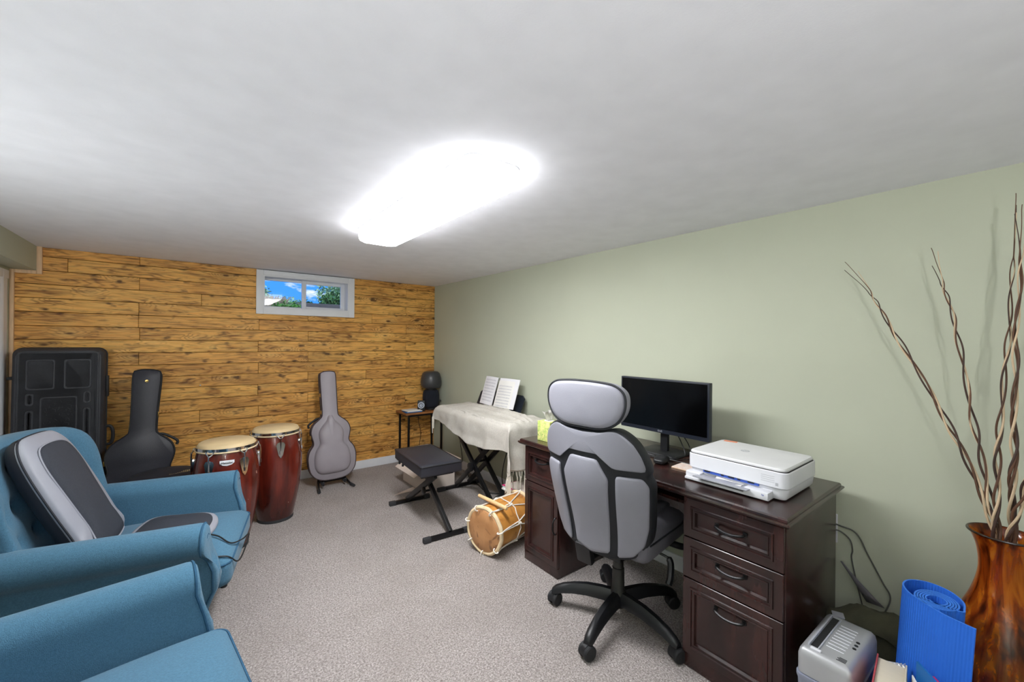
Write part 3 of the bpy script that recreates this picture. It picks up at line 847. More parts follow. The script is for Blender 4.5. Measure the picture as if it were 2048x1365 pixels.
front('drawer', 1.745, 2.049, .525, .744, ('h', 1.890, .672, .052))
front('cabinet_door', 1.745, 2.049, .064, .520, ('v', 1.758, .317, .048))

# monitor
mo_ = thing('monitor', 'black flat computer monitor on the desk, screen off', 'monitor', (2.16, 1.32, DT))
bm = newbm(); bx(bm, 2.118, 2.150, 1.043, 1.601, .902, 1.213, .004); obj('housing', bm, 'monitor_bezel', mo_, world=True)
bm = newbm(); bx(bm, 2.1155, 2.1185, 1.054, 1.590, .926, 1.204); obj('screen', bm, 'screen', mo_, world=True, smooth=False)
bm = newbm(); bx(bm, 2.15, 2.175, 1.17, 1.47, .97, 1.13, .01); obj('rear_bulge', bm, 'black_plastic', mo_, world=True)
bm = newbm(); bx(bm, 2.150, 2.172, 1.300, 1.345, .795, 1.03, .003); obj('stand_column', bm, 'black_plastic', mo_, world=True)
bm = newbm(); loft(bm, [[Vector((2.155 + a, 1.3225 + b, h)) for a, b in rrect(.20 - i, .25 - i, .02)] for i, h in ((0, DT + .001), (0, DT + .006), (.012, DT + .012))]); obj('stand_base', bm, 'black_plastic', mo_, world=True)
text_mesh('maker_logo', 'LG', .014, 'grey_plastic', mo_, Matrix.Translation((2.1175 - 2.16, 1.3225 - 1.32, .914 - DT)) @ Euler((R(90), 0, R(-90))).to_matrix().to_4x4())
bm = newbm(); ring(bm, (2.1175, 1.338, .914), .0042, .0010, 'x', 20, 6); obj('logo_ring', bm, 'grey_plastic', mo_, world=True)
# mouse
ms = thing('mouse', 'black computer mouse in front of the monitor', 'mouse', (1.955, 1.215, DT), R(12))
def dome(p):
    k = 1 - (p.x / .052) ** 2 * .55
    return Vector((p.x, p.y * (.82 + .18 * (1 - (p.x / .052) ** 2)), p.z * (k if p.z > 0 else 1)))
bm = newbm(); rbox(bm, (0, 0, .0195), (.104, .066, .037), .0175, 10, dome); obj('shell', bm, 'black_plastic', ms, sharp=80)
bm = newbm(); cyl(bm, (.030, -.004, .029), (.030, .004, .029), .008, n=14); obj('scroll_wheel', bm, 'rubber', ms)
# cables behind the mouse
cb = thing('monitor_cables', 'tangle of thin black cables lying around the monitor foot', 'cable', (2.05, 1.32, DT))
for k, pts in enumerate(([(2.165, 1.27, .93), (2.19, 1.24, .86), (2.16, 1.20, .79), (2.06, 1.24, .789), (2.03, 1.36, .789), (2.02, 1.50, .789), (2.10, 1.62, .789)],
            [(2.165, 1.24, .93), (2.20, 1.20, .85), (2.15, 1.16, .789), (2.04, 1.21, .790), (2.01, 1.35, .789), (2.03, 1.52, .789)],
            [(2.05, 1.03, .789), (2.04, 1.14, .789), (2.02, 1.24, .794), (2.045, 1.36, .789), (2.0, 1.49, .789)])):
    bm = newbm(); tube(bm, cr(pts, 8), .003, 6); obj('cable', bm, 'cable_black', cb, world=True)
# coaster pad
cpd = thing('coaster', 'small pale printed cork coaster beside the printer', 'coaster', (1.975, 1.085, DT), R(2))
bm = newbm(); box(bm, (0, 0, .0035), (.105, .11, .006), .0015); obj('base', bm, 'card', cpd)
bm = newbm(); box(bm, (0, 0, .0072), (.102, .107, .0012)); obj('print', bm, 'coaster_print', cpd, smooth=False)

# tissue box
tb = thing('tissue_box', 'yellow and green leaf-print tissue box on the desk corner', 'tissue box', (1.815, 1.935, DT), R(4))
bm = newbm(); box(bm, (0, 0, .0635), (.108, .108, .125), .002); obj('carton', bm, 'tissue_print', tb)
bm = newbm(); lathe(bm, [(.032, .1262), (.032, .1275), (.0, .1275)], 24); obj('opening', bm, 'paper', tb)
bm = newbm()
for k in range(3):
    rows = []
    for i in range(8):
        z = .127 + .058 * i / 7
        rows.append([Vector(((j / 8 - .5) * (.05 + .05 * i / 7), .012 * math.sin(j * 1.4 + k * 2 + i * .5) * (i / 7) + (k - 1) * .008, z + .008 * math.sin(j * 1.1 + k))) for j in range(9)])
    grid(bm, rows)
obj('tissue', bm, 'paper', tb, sharp=80)

# ================================================================== PRINTER
pr = thing('printer', 'white inkjet printer with open paper tray on the desk', 'printer', (2.02, .805, DT))
def rl(x0, x1, y0, y1, r, lay):
    return [[Vector(((x0 + x1) / 2 + a, (y0 + y1) / 2 + b, h)) for a, b in rrect(x1 - x0 - 2 * i, y1 - y0 - 2 * i, max(.004, r - i), 6)] for i, h in lay]
PX0, PX1, PY0, PY1 = 1.846, 2.20, .598, 1.012
bm = newbm(); loft(bm, rl(PX0 + .012, PX1, PY0 + .004, PY1 - .004, .03, [(.03, .788), (.012, .791), (.004, .803), (.0, .835), (.004, .838)])); obj('base', bm, 'white_plastic', pr, world=True)
bm = newbm(); loft(bm, rl(PX0, PX1, PY0, PY1, .03, [(.003, .840), (.0, .842), (.0, .902), (.003, .905)])); obj('body', bm, 'white_plastic', pr, world=True)
bm = newbm(); bx(bm, PX0 + .004, PX0 + .02, PY0 + .105, PY1 - .075, .829, .8412); obj('paper_slot', bm, 'blue_print', pr, world=True)
for k, yy in enumerate((.72, .775, .80, .845, .905)):
    bm = newbm(); bx(bm, PX0 + .0025, PX0 + .005, yy, yy + (.026 if k % 2 == 0 else .012), .834, .839); obj('roller_guide', bm, 'black_plastic', pr, world=True)
bm = newbm(); loft(bm, rl(PX0 + .006, PX1 - .004, PY0 + .008, PY1 - .004, .028, [(.004, .9055), (.0, .908), (.0, .914), (.005, .919), (.03, .9205)])); ld = obj('scanner_lid', bm, 'printer_lid', pr, world=True)
bm = newbm(); loft(bm, rl(PX0 + .004, PX1 - .01, PY0 + .004, PY1 - .002, .028, [(0, .9045), (0, .9062)])); obj('lid_gasket', bm, 'rubber', pr, world=True)
bm = newbm(); lathe(bm, [(.019, .9205), (.019, .9211), (.0, .9211)], 32, c=(2.03, .83, 0)); obj('logo_disc', bm, 'grey_print', pr, world=True)
text_mesh('maker_logo', 'hp', .026, 'printer_lid', pr, Matrix.Translation((2.03 - 2.02, .83 - .805, .9213 - DT)) @ Matrix.Rotation(R(-90), 4, 'Z'), .0002)
bm = newbm(); box(bm, (2.165, .955, .9208), (.028, .060, .0008), rot=Euler((0, 0, .2))); obj('sticker', bm, 'orange_sticker', pr, world=True, smooth=False)
# output tray with side arms
bm = newbm()
bx(bm, 1.812, 1.87, PY0 + .055, PY1 - .006, .790, .801, .003)
bx(bm, 1.808, 1.87, PY0 + .055, PY0 + .150, .792, .822, .006); bx(bm, 1.820, 1.87, PY1 - .075, PY1 - .006, .792, .826, .006)
obj('output_tray', bm, 'white_plastic', pr, world=True)
bm = newbm(); box(bm, (1.815, .835, .818), (.075, .23, .005), .001, rot=Euler((0, R(5), 0))); obj('catch_flap', bm, 'grey_plastic', pr, world=True)
pp = obj('paper_sheet', (lambda b_: (grid(b_, [[Vector((1.790 + .08 * i / 6, .755 + .115 * j / 6 + .01 * i / 6, .8225 + .006 * math.sin(i * .8 + j * .5) - .010 * (1 - i / 6))) for j in range(7)] for i in range(7)]), b_)[1])(newbm()), 'paper', None, sharp=80)
tag(pp, 'crumpled white paper sheet in the printer tray', 'paper')
bm = newbm()
for k in range(4): bx(bm, PX0 - .0006, PX0 + .0004, PY0 + .045 + .0, PY0 + .095, .884 - .008 * k, .8855 - .008 * k)
bx(bm, PX0 - .0006, PX0 + .0004, PY0 + .032, PY0 + .042, .850, .862)
obj('label_print', bm, 'grey_print', pr, world=True, smooth=False)
text_mesh('tray_mark', 'hp', .010, 'blue_print', pr, Matrix.Translation((1.8075 - 2.02, .672 - .805, .812 - DT)) @ Euler((R(90), 0, R(-90))).to_matrix().to_4x4(), .0002)

# ================================================================== OFFICE CHAIR
oc = thing('office_chair', 'grey high-back swivel office chair with black trim at the desk', 'office chair', (1.725, 1.312, 0), R(8))
def xb(y, z):      # rear skin of the backrest
    k = max(0, min(1, (z - .43) / .45)); k = k * k * (3 - 2 * k)
    return -.245 - .085 * k - .03 * max(0, z - .88) + (1.30 - .7 * max(0, min(1, (z - .84) / .2))) * y * y
half = [(0, .425), (.12, .43), (.195, .452), (.240, .51), (.262, .60), (.276, .74), (.280, .805), (.266, .842), (.274, .872), (.262, .93), (.238, .985), (.205, 1.022), (.165, 1.043), (.13, 1.043), (.095, 1.032), (.05, 1.026)]
def mirror(h):
    return [Vector((a, b, 0)) for a, b in h] + [Vector((-a, b, 0)) for a, b in reversed(h) if abs(a) > 1e-6]
sol = resample([(p.x, p.y) for p in cr(mirror(half), 4, True)], 120)
def rear(a, b, h): return Vector((xb(a, b) - h, a, b))
bm = newbm(); pillow(bm, sol, (0, .74), [(0, -.115), (.5, -.112), (.85, -.10), (.95, -.085), (.99, -.06), (1.0, -.03), (.995, -.008), (.98, 0), (.9, .0), (.8, .0), (.6, .0), (.4, .0), (.2, 0), (0, .0)], rear); bkr = obj('backrest', bm, 'chair_stripe', oc, sharp=70)
def panel(name, pts, cen, m='chair_leather', puff=.010):
    ol = resample(pts, 96)
    lay = [(1, -.004), (1, .005), (.985, .009)] + [(k, .009 + puff * (1 - k ** 3)) for k in (.94, .88, .8, .7, .6, .5, .4, .3, .2, .1, 0)]
    bm = newbm(); pillow(bm, ol, cen, lay, rear); return obj(name, bm, m, bkr, sharp=60)
def soft(pts, r=.012):
    out = []
    N = len(pts)
    for i in range(N):
        a, b_, c_ = Vector(pts[i - 1]), Vector(pts[i]), Vector(pts[(i + 1) % N])
        d1, d2 = (a - b_), (c_ - b_); rr = min(r, d1.length * .4, d2.length * .4)
        p0 = b_ + d1.normalized() * rr; p1 = b_ + d2.normalized() * rr
        for k in range(5):
            t_ = k / 4; out.append(tuple(p0.lerp(b_, t_).lerp(b_.lerp(p1, t_), t_)))
    return out
panel('upper_panel', soft([(.145, .868), (.262, .866), (.266, .885), (.254, .935), (.230, .985), (.195, 1.018), (.160, 1.035), (.13, 1.033), (.09, 1.022), (0, 1.016), (-.09, 1.022), (-.13, 1.033), (-.160, 1.035), (-.195, 1.018), (-.230, .985), (-.254, .935), (-.266, .885), (-.262, .866), (-.145, .868), (-.078, .925), (.078, .925)]), (0, .985), puff=.003)
panel('centre_panel', soft([(.070, .900), (.118, .815), (.088, .455), (0, .438), (-.088, .455), (-.118, .815), (-.070, .900)]), (0, .68))
for s in (1, -1):
    panel('side_panel', soft([(s * a, b) for a, b in [(.152, .838), (.250, .836), (.272, .800), (.268, .73), (.254, .60), (.232, .515), (.19, .462), (.125, .445)]]), (s * .195, .66), 'chair_leather')
# headrest
ho = mirror([(0, 1.037), (.10, 1.040), (.160, 1.064), (.197, 1.11), (.209, 1.16), (.199, 1.205), (.158, 1.235), (.08, 1.246), (0, 1.248)])
hol = resample([(p.x, p.y) for p in cr(ho, 5, True)], 96)
def hrear(a, b, h): return Vector((-.338 + .35 * a * a - h, a, b))
hd = newbm(); pillow(hd, hol, (0, 1.145), [(0, -.085), (.6, -.083), (.85, -.076), (.95, -.062), (.99, -.045), (1, -.025), (1, -.01), (.985, .003), (.97, .0), (0, .0)], hrear); hr = obj('headrest', hd, 'chair_leather', oc, sharp=70)
bm = newbm(); pillow(bm, [((p.x) * .975, 1.145 + (p.y - 1.145) * .96) for p in hol], (0, 1.145), [(1, -.004), (1, .004), (.97, .010), (.85, .015), (.5, .02), (0, .022)], hrear); obj('rear_panel', bm, 'chair_leather', hr, sharp=60)
bm = newbm(); tube(bm, [hrear(p.x, p.y, .001) for p in hol] + [hrear(hol[0].x, hol[0].y, .001)], .0052, 8); obj('piping', bm, 'chair_stripe', hr)
bm = newbm(); bx(bm, -.315, -.265, -.07, .07, 1.0, 1.06, .008); obj('headrest_mount', bm, 'black_plastic', oc)
# seat
def sc_(p):
    return Vector((p.x, p.y, p.z + (.018 * (1 - (p.x / .26) ** 2) * (1 - (p.y / .27) ** 2) if p.z > 0 else 0)))
bm = newbm(); rbox(bm, (.045, -.015, .485), (.48, .47, .135), .055, 12, sc_); st = obj('seat', bm, 'chair_leather_dark', oc, sharp=70)
bm = newbm(); rbox(bm, (.065, -.015, .548), (.39, .30, .05), .022, 10, sc_); obj('seat_pad', bm, 'chair_leather_dark', st, sharp=70)
for s in (-1, 1):
    bm = newbm(); tube(bm, cr([(-.16, s * .232 - .015, .515), (0, s * .238 - .015, .517), (.2, s * .234 - .015, .515), (.272, s * .17 - .015, .512)], 6), .004, 6); obj('piping', bm, 'chair_stripe', st)
bm = newbm(); box(bm, (-.02, 0, .40), (.26, .19, .055), .012); obj('tilt_mechanism', bm, 'black_plastic', oc)
bm = newbm(); box(bm, (-.225, .055, .405), (.035, .085, .105), .01, rot=Euler((0, R(-14), 0))); box(bm, (-.12, .055, .375), (.20, .06, .02), .006); obj('back_bracket', bm, 'black_plastic', oc)
bm = newbm(); tube(bm, cr([(-.02, .09, .40), (-.05, .17, .405), (-.07, .245, .41), (-.085, .285, .405)], 5), [.006] * 6 + [.011] * 10, 8); obj('lever', bm, 'black_plastic', oc)
bm = newbm(); tube(bm, cr([(.04, -.10, .40), (.05, -.20, .39), (.055, -.245, .37), (.02, -.262, .315), (.0, -.262, .285)], 5), [.006] * 9 + [.016] * 12, 8); obj('lever', bm, 'black_plastic', oc)
bm = newbm(); tube(bm, cr([(.12, -.20, .425), (.17, -.27, .405), (.24, -.30, .42), (.28, -.30, .49), (.26, -.30, .58)], 6), .016, 10); obj('armrest_bracket', bm, 'black_plastic', oc)
bm = newbm(); lathe(bm, [(.040, .075), (.044, .10), (.040, .145), (.031, .16), (.030, .265), (.026, .268), (.026, .30), (.021, .303), (.020, .38)], 24); obj('gas_column', bm, 'sleeve_metal', oc)
for k in range(5):
    a = R(120.6 - 6 + 72 * k); M = Matrix.Rotation(a, 4, 'Z')
    bm = newbm(); loops = []
    for r_, z, w, h in ((.02, .120, .034, .032), (.08, .126, .032, .030), (.16, .126, .030, .028), (.23, .117, .028, .025), (.29, .102, .026, .022), (.328, .086, .024, .019), (.347, .076, .018, .012)):
        loops.append([M @ Vector((r_, w * y, z + h * z2)) for y, z2 in ((-1, -.9), (-.85, .2), (-.4, .9), (.4, .9), (.85, .2), (1, -.9))])
    loft(bm, loops, True); leg = obj('base_arm', bm, 'black_plastic', oc, sharp=50)
    sw = a + 1.0 + k * 1.7
    cs = newbm(); W_ = Matrix.Translation(M @ Vector((.335, 0, 0)))
    Q = W_ @ Matrix.Rotation(sw, 4, 'Z')
    cyl(cs, Q @ Vector((0, 0, .05)), Q @ Vector((0, 0, .085)), .007, n=10)
    hoodl = [[Q @ Vector((.033 * math.cos(b_) - .004, y, .034 + .035 * math.sin(b_))) for b_ in [R(-10 + 200 * i / 10) for i in range(11)]] for y in (-.012, .012)]
    loft(cs, hoodl, True)
    ca = obj('castor', cs, 'black_plastic', oc)
    for s in (-1, 1):
        wh = newbm(); lathe(wh, [(.010, .0), (.0315, .001), (.033, .004), (.033, .016), (.028, .021), (.010, .022), (0, .022)], 22, M=Q @ Matrix.Translation((-.004, s * .008, .0335)) @ Matrix.Rotation(R(-90 * s), 4, 'X')); obj('wheel', wh, 'dull_black', ca)

# ================================================================== CONGAS
def conga(name, label, loc, rotz, s, badge):
    t = thing(name, label, 'conga drum', loc, rotz, 'conga drums')
    t.scale = (1, 1, 1.05); t.matrix_basis = Matrix.Translation(loc) @ Matrix.Rotation(rotz, 4, 'Z') @ Matrix.Diagonal((1, 1, 1.05, 1))
    prof = [(.125, .008), (.135, .05), (.157, .15), (.177, .27), (.188, .38), (.190, .45), (.185, .54), (.174, .61), (.163, .66)]
    pr_ = [(p.x * s, p.y) for p in cr([(a, b, 0) for a, b in prof], 4)]
    bm = newbm(); lathe(bm, pr_, 48); sh = obj('shell', bm, 'conga_lacquer', t, sharp=60)
    bm = newbm(); lathe(bm, [(.118 * s, 0), (.129 * s, 0), (.130 * s, .012), (.128 * s, .024), (.118 * s, .024)], 40); obj('foot_ring', bm, 'rubber', t)
    bm = newbm(); lathe(bm, [(.172 * s, .646), (.172 * s, .662), (.160 * s, .688), (.150 * s, .694), (.0, .696)], 48); obj('drum_head', bm, 'drum_head', t, sharp=50)
    bm = newbm(); lathe(bm, [(.168 * s, .655), (.1755 * s, .655), (.1755 * s, .674), (.170 * s, .674), (.168 * s, .655)], 48, cap=False); obj('crown_hoop', bm, 'chrome', t)
    bm = newbm(); ring(bm, (0, 0, .650), .1735 * s, .0055, n=48); obj('flesh_hoop', bm, 'drum_rim_wood', t)
    for k in range(6):
        a = 2 * PI * k / 6 + R(-3); M = Matrix.Rotation(a, 4, 'Z')
        bm = newbm()
        rr = .181 * s
        P = lambda x, y, z: M @ Vector((x, y, z))
        # wishbone and hook
        tube(bm, [P(rr, -.026, .660), P(rr + .006, -.014, .642), P(rr + .012, 0, .632)], .0035, 6)
        tube(bm, [P(rr, .026, .660), P(rr + .006, .014, .642), P(rr + .012, 0, .632)], .0035, 6)
        tube(bm, [P(rr + .012, 0, .640), P(rr + .014, 0, .60), P(rr + .012, 0, .53)], .0045, 8)
        lg = obj('tuning_lug', bm, 'chrome', t)
        bm = newbm()
        sr = lambda z: .180 * s - .004 - (.02 * s if z > .6 else 0) * 0
        pl = [(-.027, .585), (-.020, .60), (0, .605), (.020, .60), (.027, .585), (.012, .515), (0, .495), (-.012, .515)]
        prism(bm, pl, lambda u, v, h: P((.182 + (.585 - v) * .07) * s + h, u, v), -.004, .009, .003)
        obj('lug_plate', bm, 'chrome', lg)
        bm = newbm(); cyl(bm, P(rr + .012, 0, .545), P(rr + .012, 0, .520), .008, n=6); obj('lug_nut', bm, 'chrome', lg)
    if badge is not None:
        a = badge; M = Matrix.Rotation(a, 4, 'Z')
        bm = newbm()
        prism(bm, [(-.040, .018), (-.040, .002), (-.025, -.010), (0, -.015), (.025, -.010), (.040, .002), (.040, .018)], lambda u, v, h: M @ Vector(((.1805 + .003) * s - 3.0 * u * u + h, u, .585 + v)), 0, .003, .001)
        bo = obj('badge', bm, 'white_plastic', t)
        text_mesh('badge_lettering', 'Matador', .019, 'black_plastic', bo, M @ Matrix.Translation(((.1805 + .003) * s + .0024, 0, .589)) @ Euler((R(90), 0, R(90))).to_matrix().to_4x4(), .0008)
    return t
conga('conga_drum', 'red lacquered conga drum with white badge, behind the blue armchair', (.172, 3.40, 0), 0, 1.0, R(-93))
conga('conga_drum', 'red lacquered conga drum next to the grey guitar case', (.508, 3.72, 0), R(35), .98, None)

# round navy drum bag behind the congas
t = thing('drum_bag', 'round dark navy soft drum bag in front of the black guitar case', 'drum bag', (-.18, 3.92, 0))
bm = newbm(); lathe(bm, [(.20, .004), (.215, .02), (.22, .2), (.22, .385), (.212, .415), (.19, .432), (.1, .44), (0, .442)], 44); obj('body', bm, 'bag_navy', t, sharp=70)
bm = newbm(); ring(bm, (0, 0, .40), .219, .006, n=44); obj('zip', bm, 'dull_black', t)
bm = newbm(); tube(bm, cr([(.03, -.218, .33), (.035, -.255, .36), (.0, -.262, .365), (-.07, -.255, .36), (-.08, -.215, .33)], 5), .010, 8); obj('carry_handle', bm, 'dull_black', t)
rg = random.Random(4); bm = newbm()
for i in range(3):
    for j in range(12):
        p = Vector((.035 + j * .011, -.09 + i * .018 + j * .004, .4395 - (j * .011 + .035) ** 2 * .12))
        box(bm, p, (.007, .010 * rg.uniform(.5, 1.2), .002), rot=Euler((0, 0, rg.uniform(-.6, .6))))
obj('emblem_print', bm, 'gold_print', t, smooth=False)

# ================================================================== CASES
HC = thing('keyboard_case', 'big black moulded hard case standing on end against the plank wall', 'instrument case', (-.785, 4.40, 0))
TL = Matrix.Translation((-.785, 4.44, 0)) @ Matrix.Rotation(R(-3.0), 4, 'X')
iT = HC.matrix_basis.inverted() @ TL
def hc(a, b, h): return iT @ Vector((a, -h, b))
for nm, h0, h1 in (('lid', .075, .15), ('bottom_shell', .070, -.005)):
    bm = newbm(); ol = rrect(.47, 1.335, .05, 8, 0, .675)
    cen = (0, .675)
    sgn = 1 if h1 > h0 else -1
    loft(bm, [[hc(p[0] - d * (1 if p[0] > 0 else -1) * (1 if abs(p[0]) > .1 else abs(p[0]) / .1), p[1] - d * (1 if p[1] > .675 else -1), h) for p in ol] for d, h in ((0, h0), (.002, h0 + sgn * .03), (.010, h0 + sgn * .06), (.022, h1))])
    obj(nm, bm, 'case_black', HC, sharp=40)
bm = newbm(); loft(bm, [[hc(p[0], p[1], h) for p in rrect(.482, 1.347, .055, 8, 0, .675)] for h in (.066, .079)]); obj('parting_rail', bm, 'dull_black', HC)
def rib(a0, a1, b0, b1, w=.004):
    bm = newbm(); loft(bm, [[hc(p[0], p[1], h) for p in rrect((a1 - a0) - 2 * i, (b1 - b0) - 2 * i, .015, 4, (a0 + a1) / 2, (b0 + b1) / 2)] for i, h in ((0, .149), (.003, .1535), (.010, .1535), (.013, .150))], True)
    obj('moulded_panel', bm, 'case_black', HC, sharp=30)
rib(-.205, .205, .04, 1.315); 
for a0, a1, b0, b1 in ((-.165, -.02, 1.04, 1.26), (.02, .165, 1.04, 1.26), (-.165, -.12, .93, 1.02), (.12, .165, .93, 1.02), (-.165, -.12, .66, .90), (.12, .165, .66, .90), (-.095, .095, .72, .99), (-.165, .165, .12, .60)):
    rib(a0, a1, b0, b1)
rg = random.Random(8); bm = newbm()
for i in range(70):
    x, z = rg.uniform(-.075, .075), rg.uniform(.74, .97)
    p = hc(x, z, .1538); box(bm, p, (rg.uniform(.006, .022), .002, .002), rot=Euler((0, rg.uniform(-1.5, 1.5), 0)))
obj('embossed_emblem', bm, 'case_black', HC, smooth=False)
for z in (.35, 1.05): 
    bm = newbm(); box(bm, hc(.242, z, .075), (.014, .05, .16), .004); obj('latch', bm, 'dull_black', HC)
bm = newbm(); box(bm, hc(-.25, 1.13, .075), (.03, .03, .022), .004); obj('catch', bm, 'dull_black', HC)
bm = newbm(); tube(bm, cr([hc(.240, .60, .075), hc(.262, .605, .075), hc(.275, .64, .075), hc(.275, .70, .075), hc(.262, .735, .075), hc(.240, .74, .075)], 6), .011, 8); obj('handle', bm, 'dull_black', HC)

def gcase(name, label, base, top, L, wid, roll, mats, arch, thick, group='guitar cases'):
    """closed guitar case leaning back from base to top point"""
    t = thing(name, label, 'guitar case', base, 0, group)
    B = Vector((0, 0, 0)); U = (Vector(top) - Vector(base)).normalized()
    N = Vector((math.sin(R(wid[5])), -math.cos(R(wid[5])), 0)); N = (N - U * N.dot(U)).normalized(); Rt = U.cross(N).normalized() * -1
    Rt = N.cross(U) * -1
    U2 = U * math.cos(R(roll)) + Rt * math.sin(R(roll)); Rt = Rt * math.cos(R(roll)) - U * math.sin(R(roll)); U = U2
    lo, wa, up, nk, hd_ = wid[:5]
    half = [(0, .0), (lo * .55, .012), (lo * .9, .075), (lo, .19), (lo * .93, .27), (wa, .335), (up * .97, .40), (up, .45), (up * .86, .51), (nk * 1.25, .565), (nk, .60), (nk, .75), (hd_, .96), (hd_ * .72, .993)]
    pts = [Vector((a, b * L, 0)) for a, b in half] + [Vector((0, L, 0))] + [Vector((-a, b * L, 0)) for a, b in reversed(half[1:])]
    ol = resample([(p.x, p.y) for p in cr(pts, 5, True)], 150)
    f = lambda a, b, h: B + Rt * a + U * b + N * h
    def inset(d):
        res = []; n_ = len(ol)
        for i in range(n_):
            a = ol[i - 2]; c_ = ol[(i + 2) % n_]; tg = (c_ - a).normalized(); res.append(ol[i] - Vector((tg.y, -tg.x)) * d)
        return res
    def stack(lv):
        bm = newbm(); loops = [[f(p.x, p.y, h) for p in inset(d)] for d, h in lv]
        loft(bm, loops, True); return bm
    b1 = obj('body', stack([(.008, 0.0), (0, .006), (0, thick * .62)]), mats[1], t, sharp=50)
    l1 = obj('lid', stack([(0, thick * .64), (0, thick - .006), (.006, thick)]), mats[0], t, sharp=50)
    for h, r_ in ((thick * .63, .0055), (thick - .004, .0045), (.004, .0045)):
        bm = newbm(); q = inset(-.001); tube(bm, [f(p.x, p.y, h) for p in q] + [f(q[0].x, q[0].y, h)], r_, 6)
        obj('binding', bm, mats[2], t)
    if arch:
        ah = [(0, .055), (lo * .50, .062), (lo * .72, .11), (lo * .76, .19), (lo * .68, .27), (wa * .68, .335), (up * .64, .40), (up * .60, .45), (up * .40, .50), (nk * .50, .54), (nk * .30, .575)]
        ap = [Vector((a, b * L, 0)) for a, b in ah] + [Vector((0, .585 * L, 0))] + [Vector((-a, b * L, 0)) for a, b in reversed(ah[1:])]
        aol = resample([(p.x, p.y) for p in cr(ap, 5, True)], 120)
        bm = newbm(); pillow(bm, aol, (0, .30 * L), [(1.02, -.002), (1.0, .004), (.985, .014), (.955, .024), (.90, .033), (.8, .041), (.65, .047), (.45, .051), (.2, .053), (0, .053)], lambda a, b, h: f(a, b, thick + h))
        obj('arched_top', bm, mats[0], l1, sharp=70)
    for (sd, b) in ((1, .70), (1, .36), (-1, .62), (-1, .78), (-1, .40), (1, .14)):
        w = nk if b > .58 else (wa if b < .37 and b > .3 else up)
        p = f(sd * (w + .004 if b != .14 else lo * .95 + .004), b * L, thick * .63)
        bm = newbm(); box(bm, p, (.010, thick * .35, .035), .003); obj('latch', bm, 'brass', t)
    sd = 1 if roll >= 0 and mats[0] == 'case_vinyl' else -1
    bm = newbm()
    h = thick * .5
    tube(bm, cr([f(sd * (nk * 1.15), .565 * L, h), f(sd * (nk * 1.3 + .03), .56 * L, h), f(sd * (up * .88 + .035), .515 * L, h), f(sd * (up * .98 + .015), .485 * L, h)], 6), .010, 8); obj('handle', bm, 'dull_black', t)
    return t, f
g1, f1 = gcase('guitar_case', 'closed black guitar case with brass latches against the plank wall', (-.355, 4.262, .0), (-.305, 4.455, 1.17), 1.172, (.225, .175, .198, .077, .083, 0), 0, ('case_vinyl', 'case_vinyl', 'dull_black'), False, .125)
p = f1(0, 1.08, .126)
bm = newbm(); lathe(bm, [(0, .004), (.010, .003), (.012, 0)], 16, c=p, M=Matrix.Rotation(R(90), 4, 'X')); obj('crest', bm, 'brass', g1)
g2, f2 = gcase('guitar_case', 'grey arched guitar case held upright on a black stand', (1.075, 4.285, .058), (1.10, 4.44, 1.10), 1.05, (.215, .158, .176, .070, .070, -5), -3.0, ('case_grey', 'case_grey', 'case_brown_edge'), True, .115)

# guitar stand under the grey case
t = thing('guitar_stand', 'small black folding guitar stand under the grey guitar case', 'guitar stand', (1.06, 4.19, 0))
for s in (-1, 1):
    bm = newbm(); tube(bm, cr([(s * .06, .19, .30), (s * .09, .12, .16), (s * .125, .04, .05), (s * .15, -.11, .014)], 6), .011, 8)
    lg = obj('leg', bm, 'black_metal', t)
    bm = newbm(); tube(bm, [(s * .147, -.085, .017), (s * .156, -.145, .015)], .0145, 10); obj('rubber_foot', bm, 'rubber', lg)
    bm = newbm(); tube(bm, cr([(s * .10, .06, .045), (s * .10, -.02, .040), (s * .10, -.055, .045), (s * .10, -.066, .075)], 5), .010, 8); obj('cradle_arm', bm, 'rubber', t)
bm = newbm(); tube(bm, [(-.125, .05, .045), (.125, .05, .045)], .010, 8); obj('crossbar', bm, 'black_metal', t)
bm = newbm(); tube(bm, cr([(0, .20, .30), (0, .26, .14), (0, .30, .014)], 5), .011, 8); obj('rear_leg', bm, 'black_metal', t)

# ================================================================== SIDE TABLE CORNER
st_ = thing('side_table', 'small wood-topped side table with black metal legs in the corner', 'side table', (2.10, 4.43, 0))
bm = newbm(); bx(bm, 1.842, 2.315, 4.28, 4.575, .590, .610, .003); obj('table_top', bm, 'table_wood', st_, world=True)
bm = newbm()
for a in ((1.875, 2.305, 4.295, 4.313), (1.875, 2.305, 4.547, 4.565), (1.875, 1.893, 4.313, 4.547), (2.287, 2.305, 4.313, 4.547)): bx(bm, a[0], a[1], a[2], a[3], .568, .592)
obj('apron', bm, 'black_metal', st_, world=True, smooth=False)
for x in (1.886, 2.294):
    for y in (4.306, 4.554):
        bm = newbm(); bx(bm, x - .010, x + .010, y - .010, y + .010, 0, .568, .001); obj('leg', bm, 'black_metal', st_, world=True)
bm = newbm(); bx(bm, 1.89, 2.29, 4.30, 4.56, .145, .157); obj('lower_shelf', bm, 'table_wood', st_, world=True)
ls = thing('speaker_lamp', 'black mushroom-shaped speaker lamp on the side table', 'lamp', (2.218, 4.43, .611))
bm = newbm(); lathe(bm, [(.075, 0), (.082, .004), (.082, .02), (.078, .024)], 36); obj('base', bm, 'black_plastic', ls)
bm = newbm(); lathe(bm, [(.078, .024), (.092, .045), (.097, .08), (.097, .17), (.088, .215), (.070, .232)], 36); obj('speaker_body', bm, 'lamp_cloth', ls, sharp=70)
bm = newbm(); lathe(bm, [(.062, .230), (.062, .25)], 30); obj('neck', bm, 'black_plastic', ls)
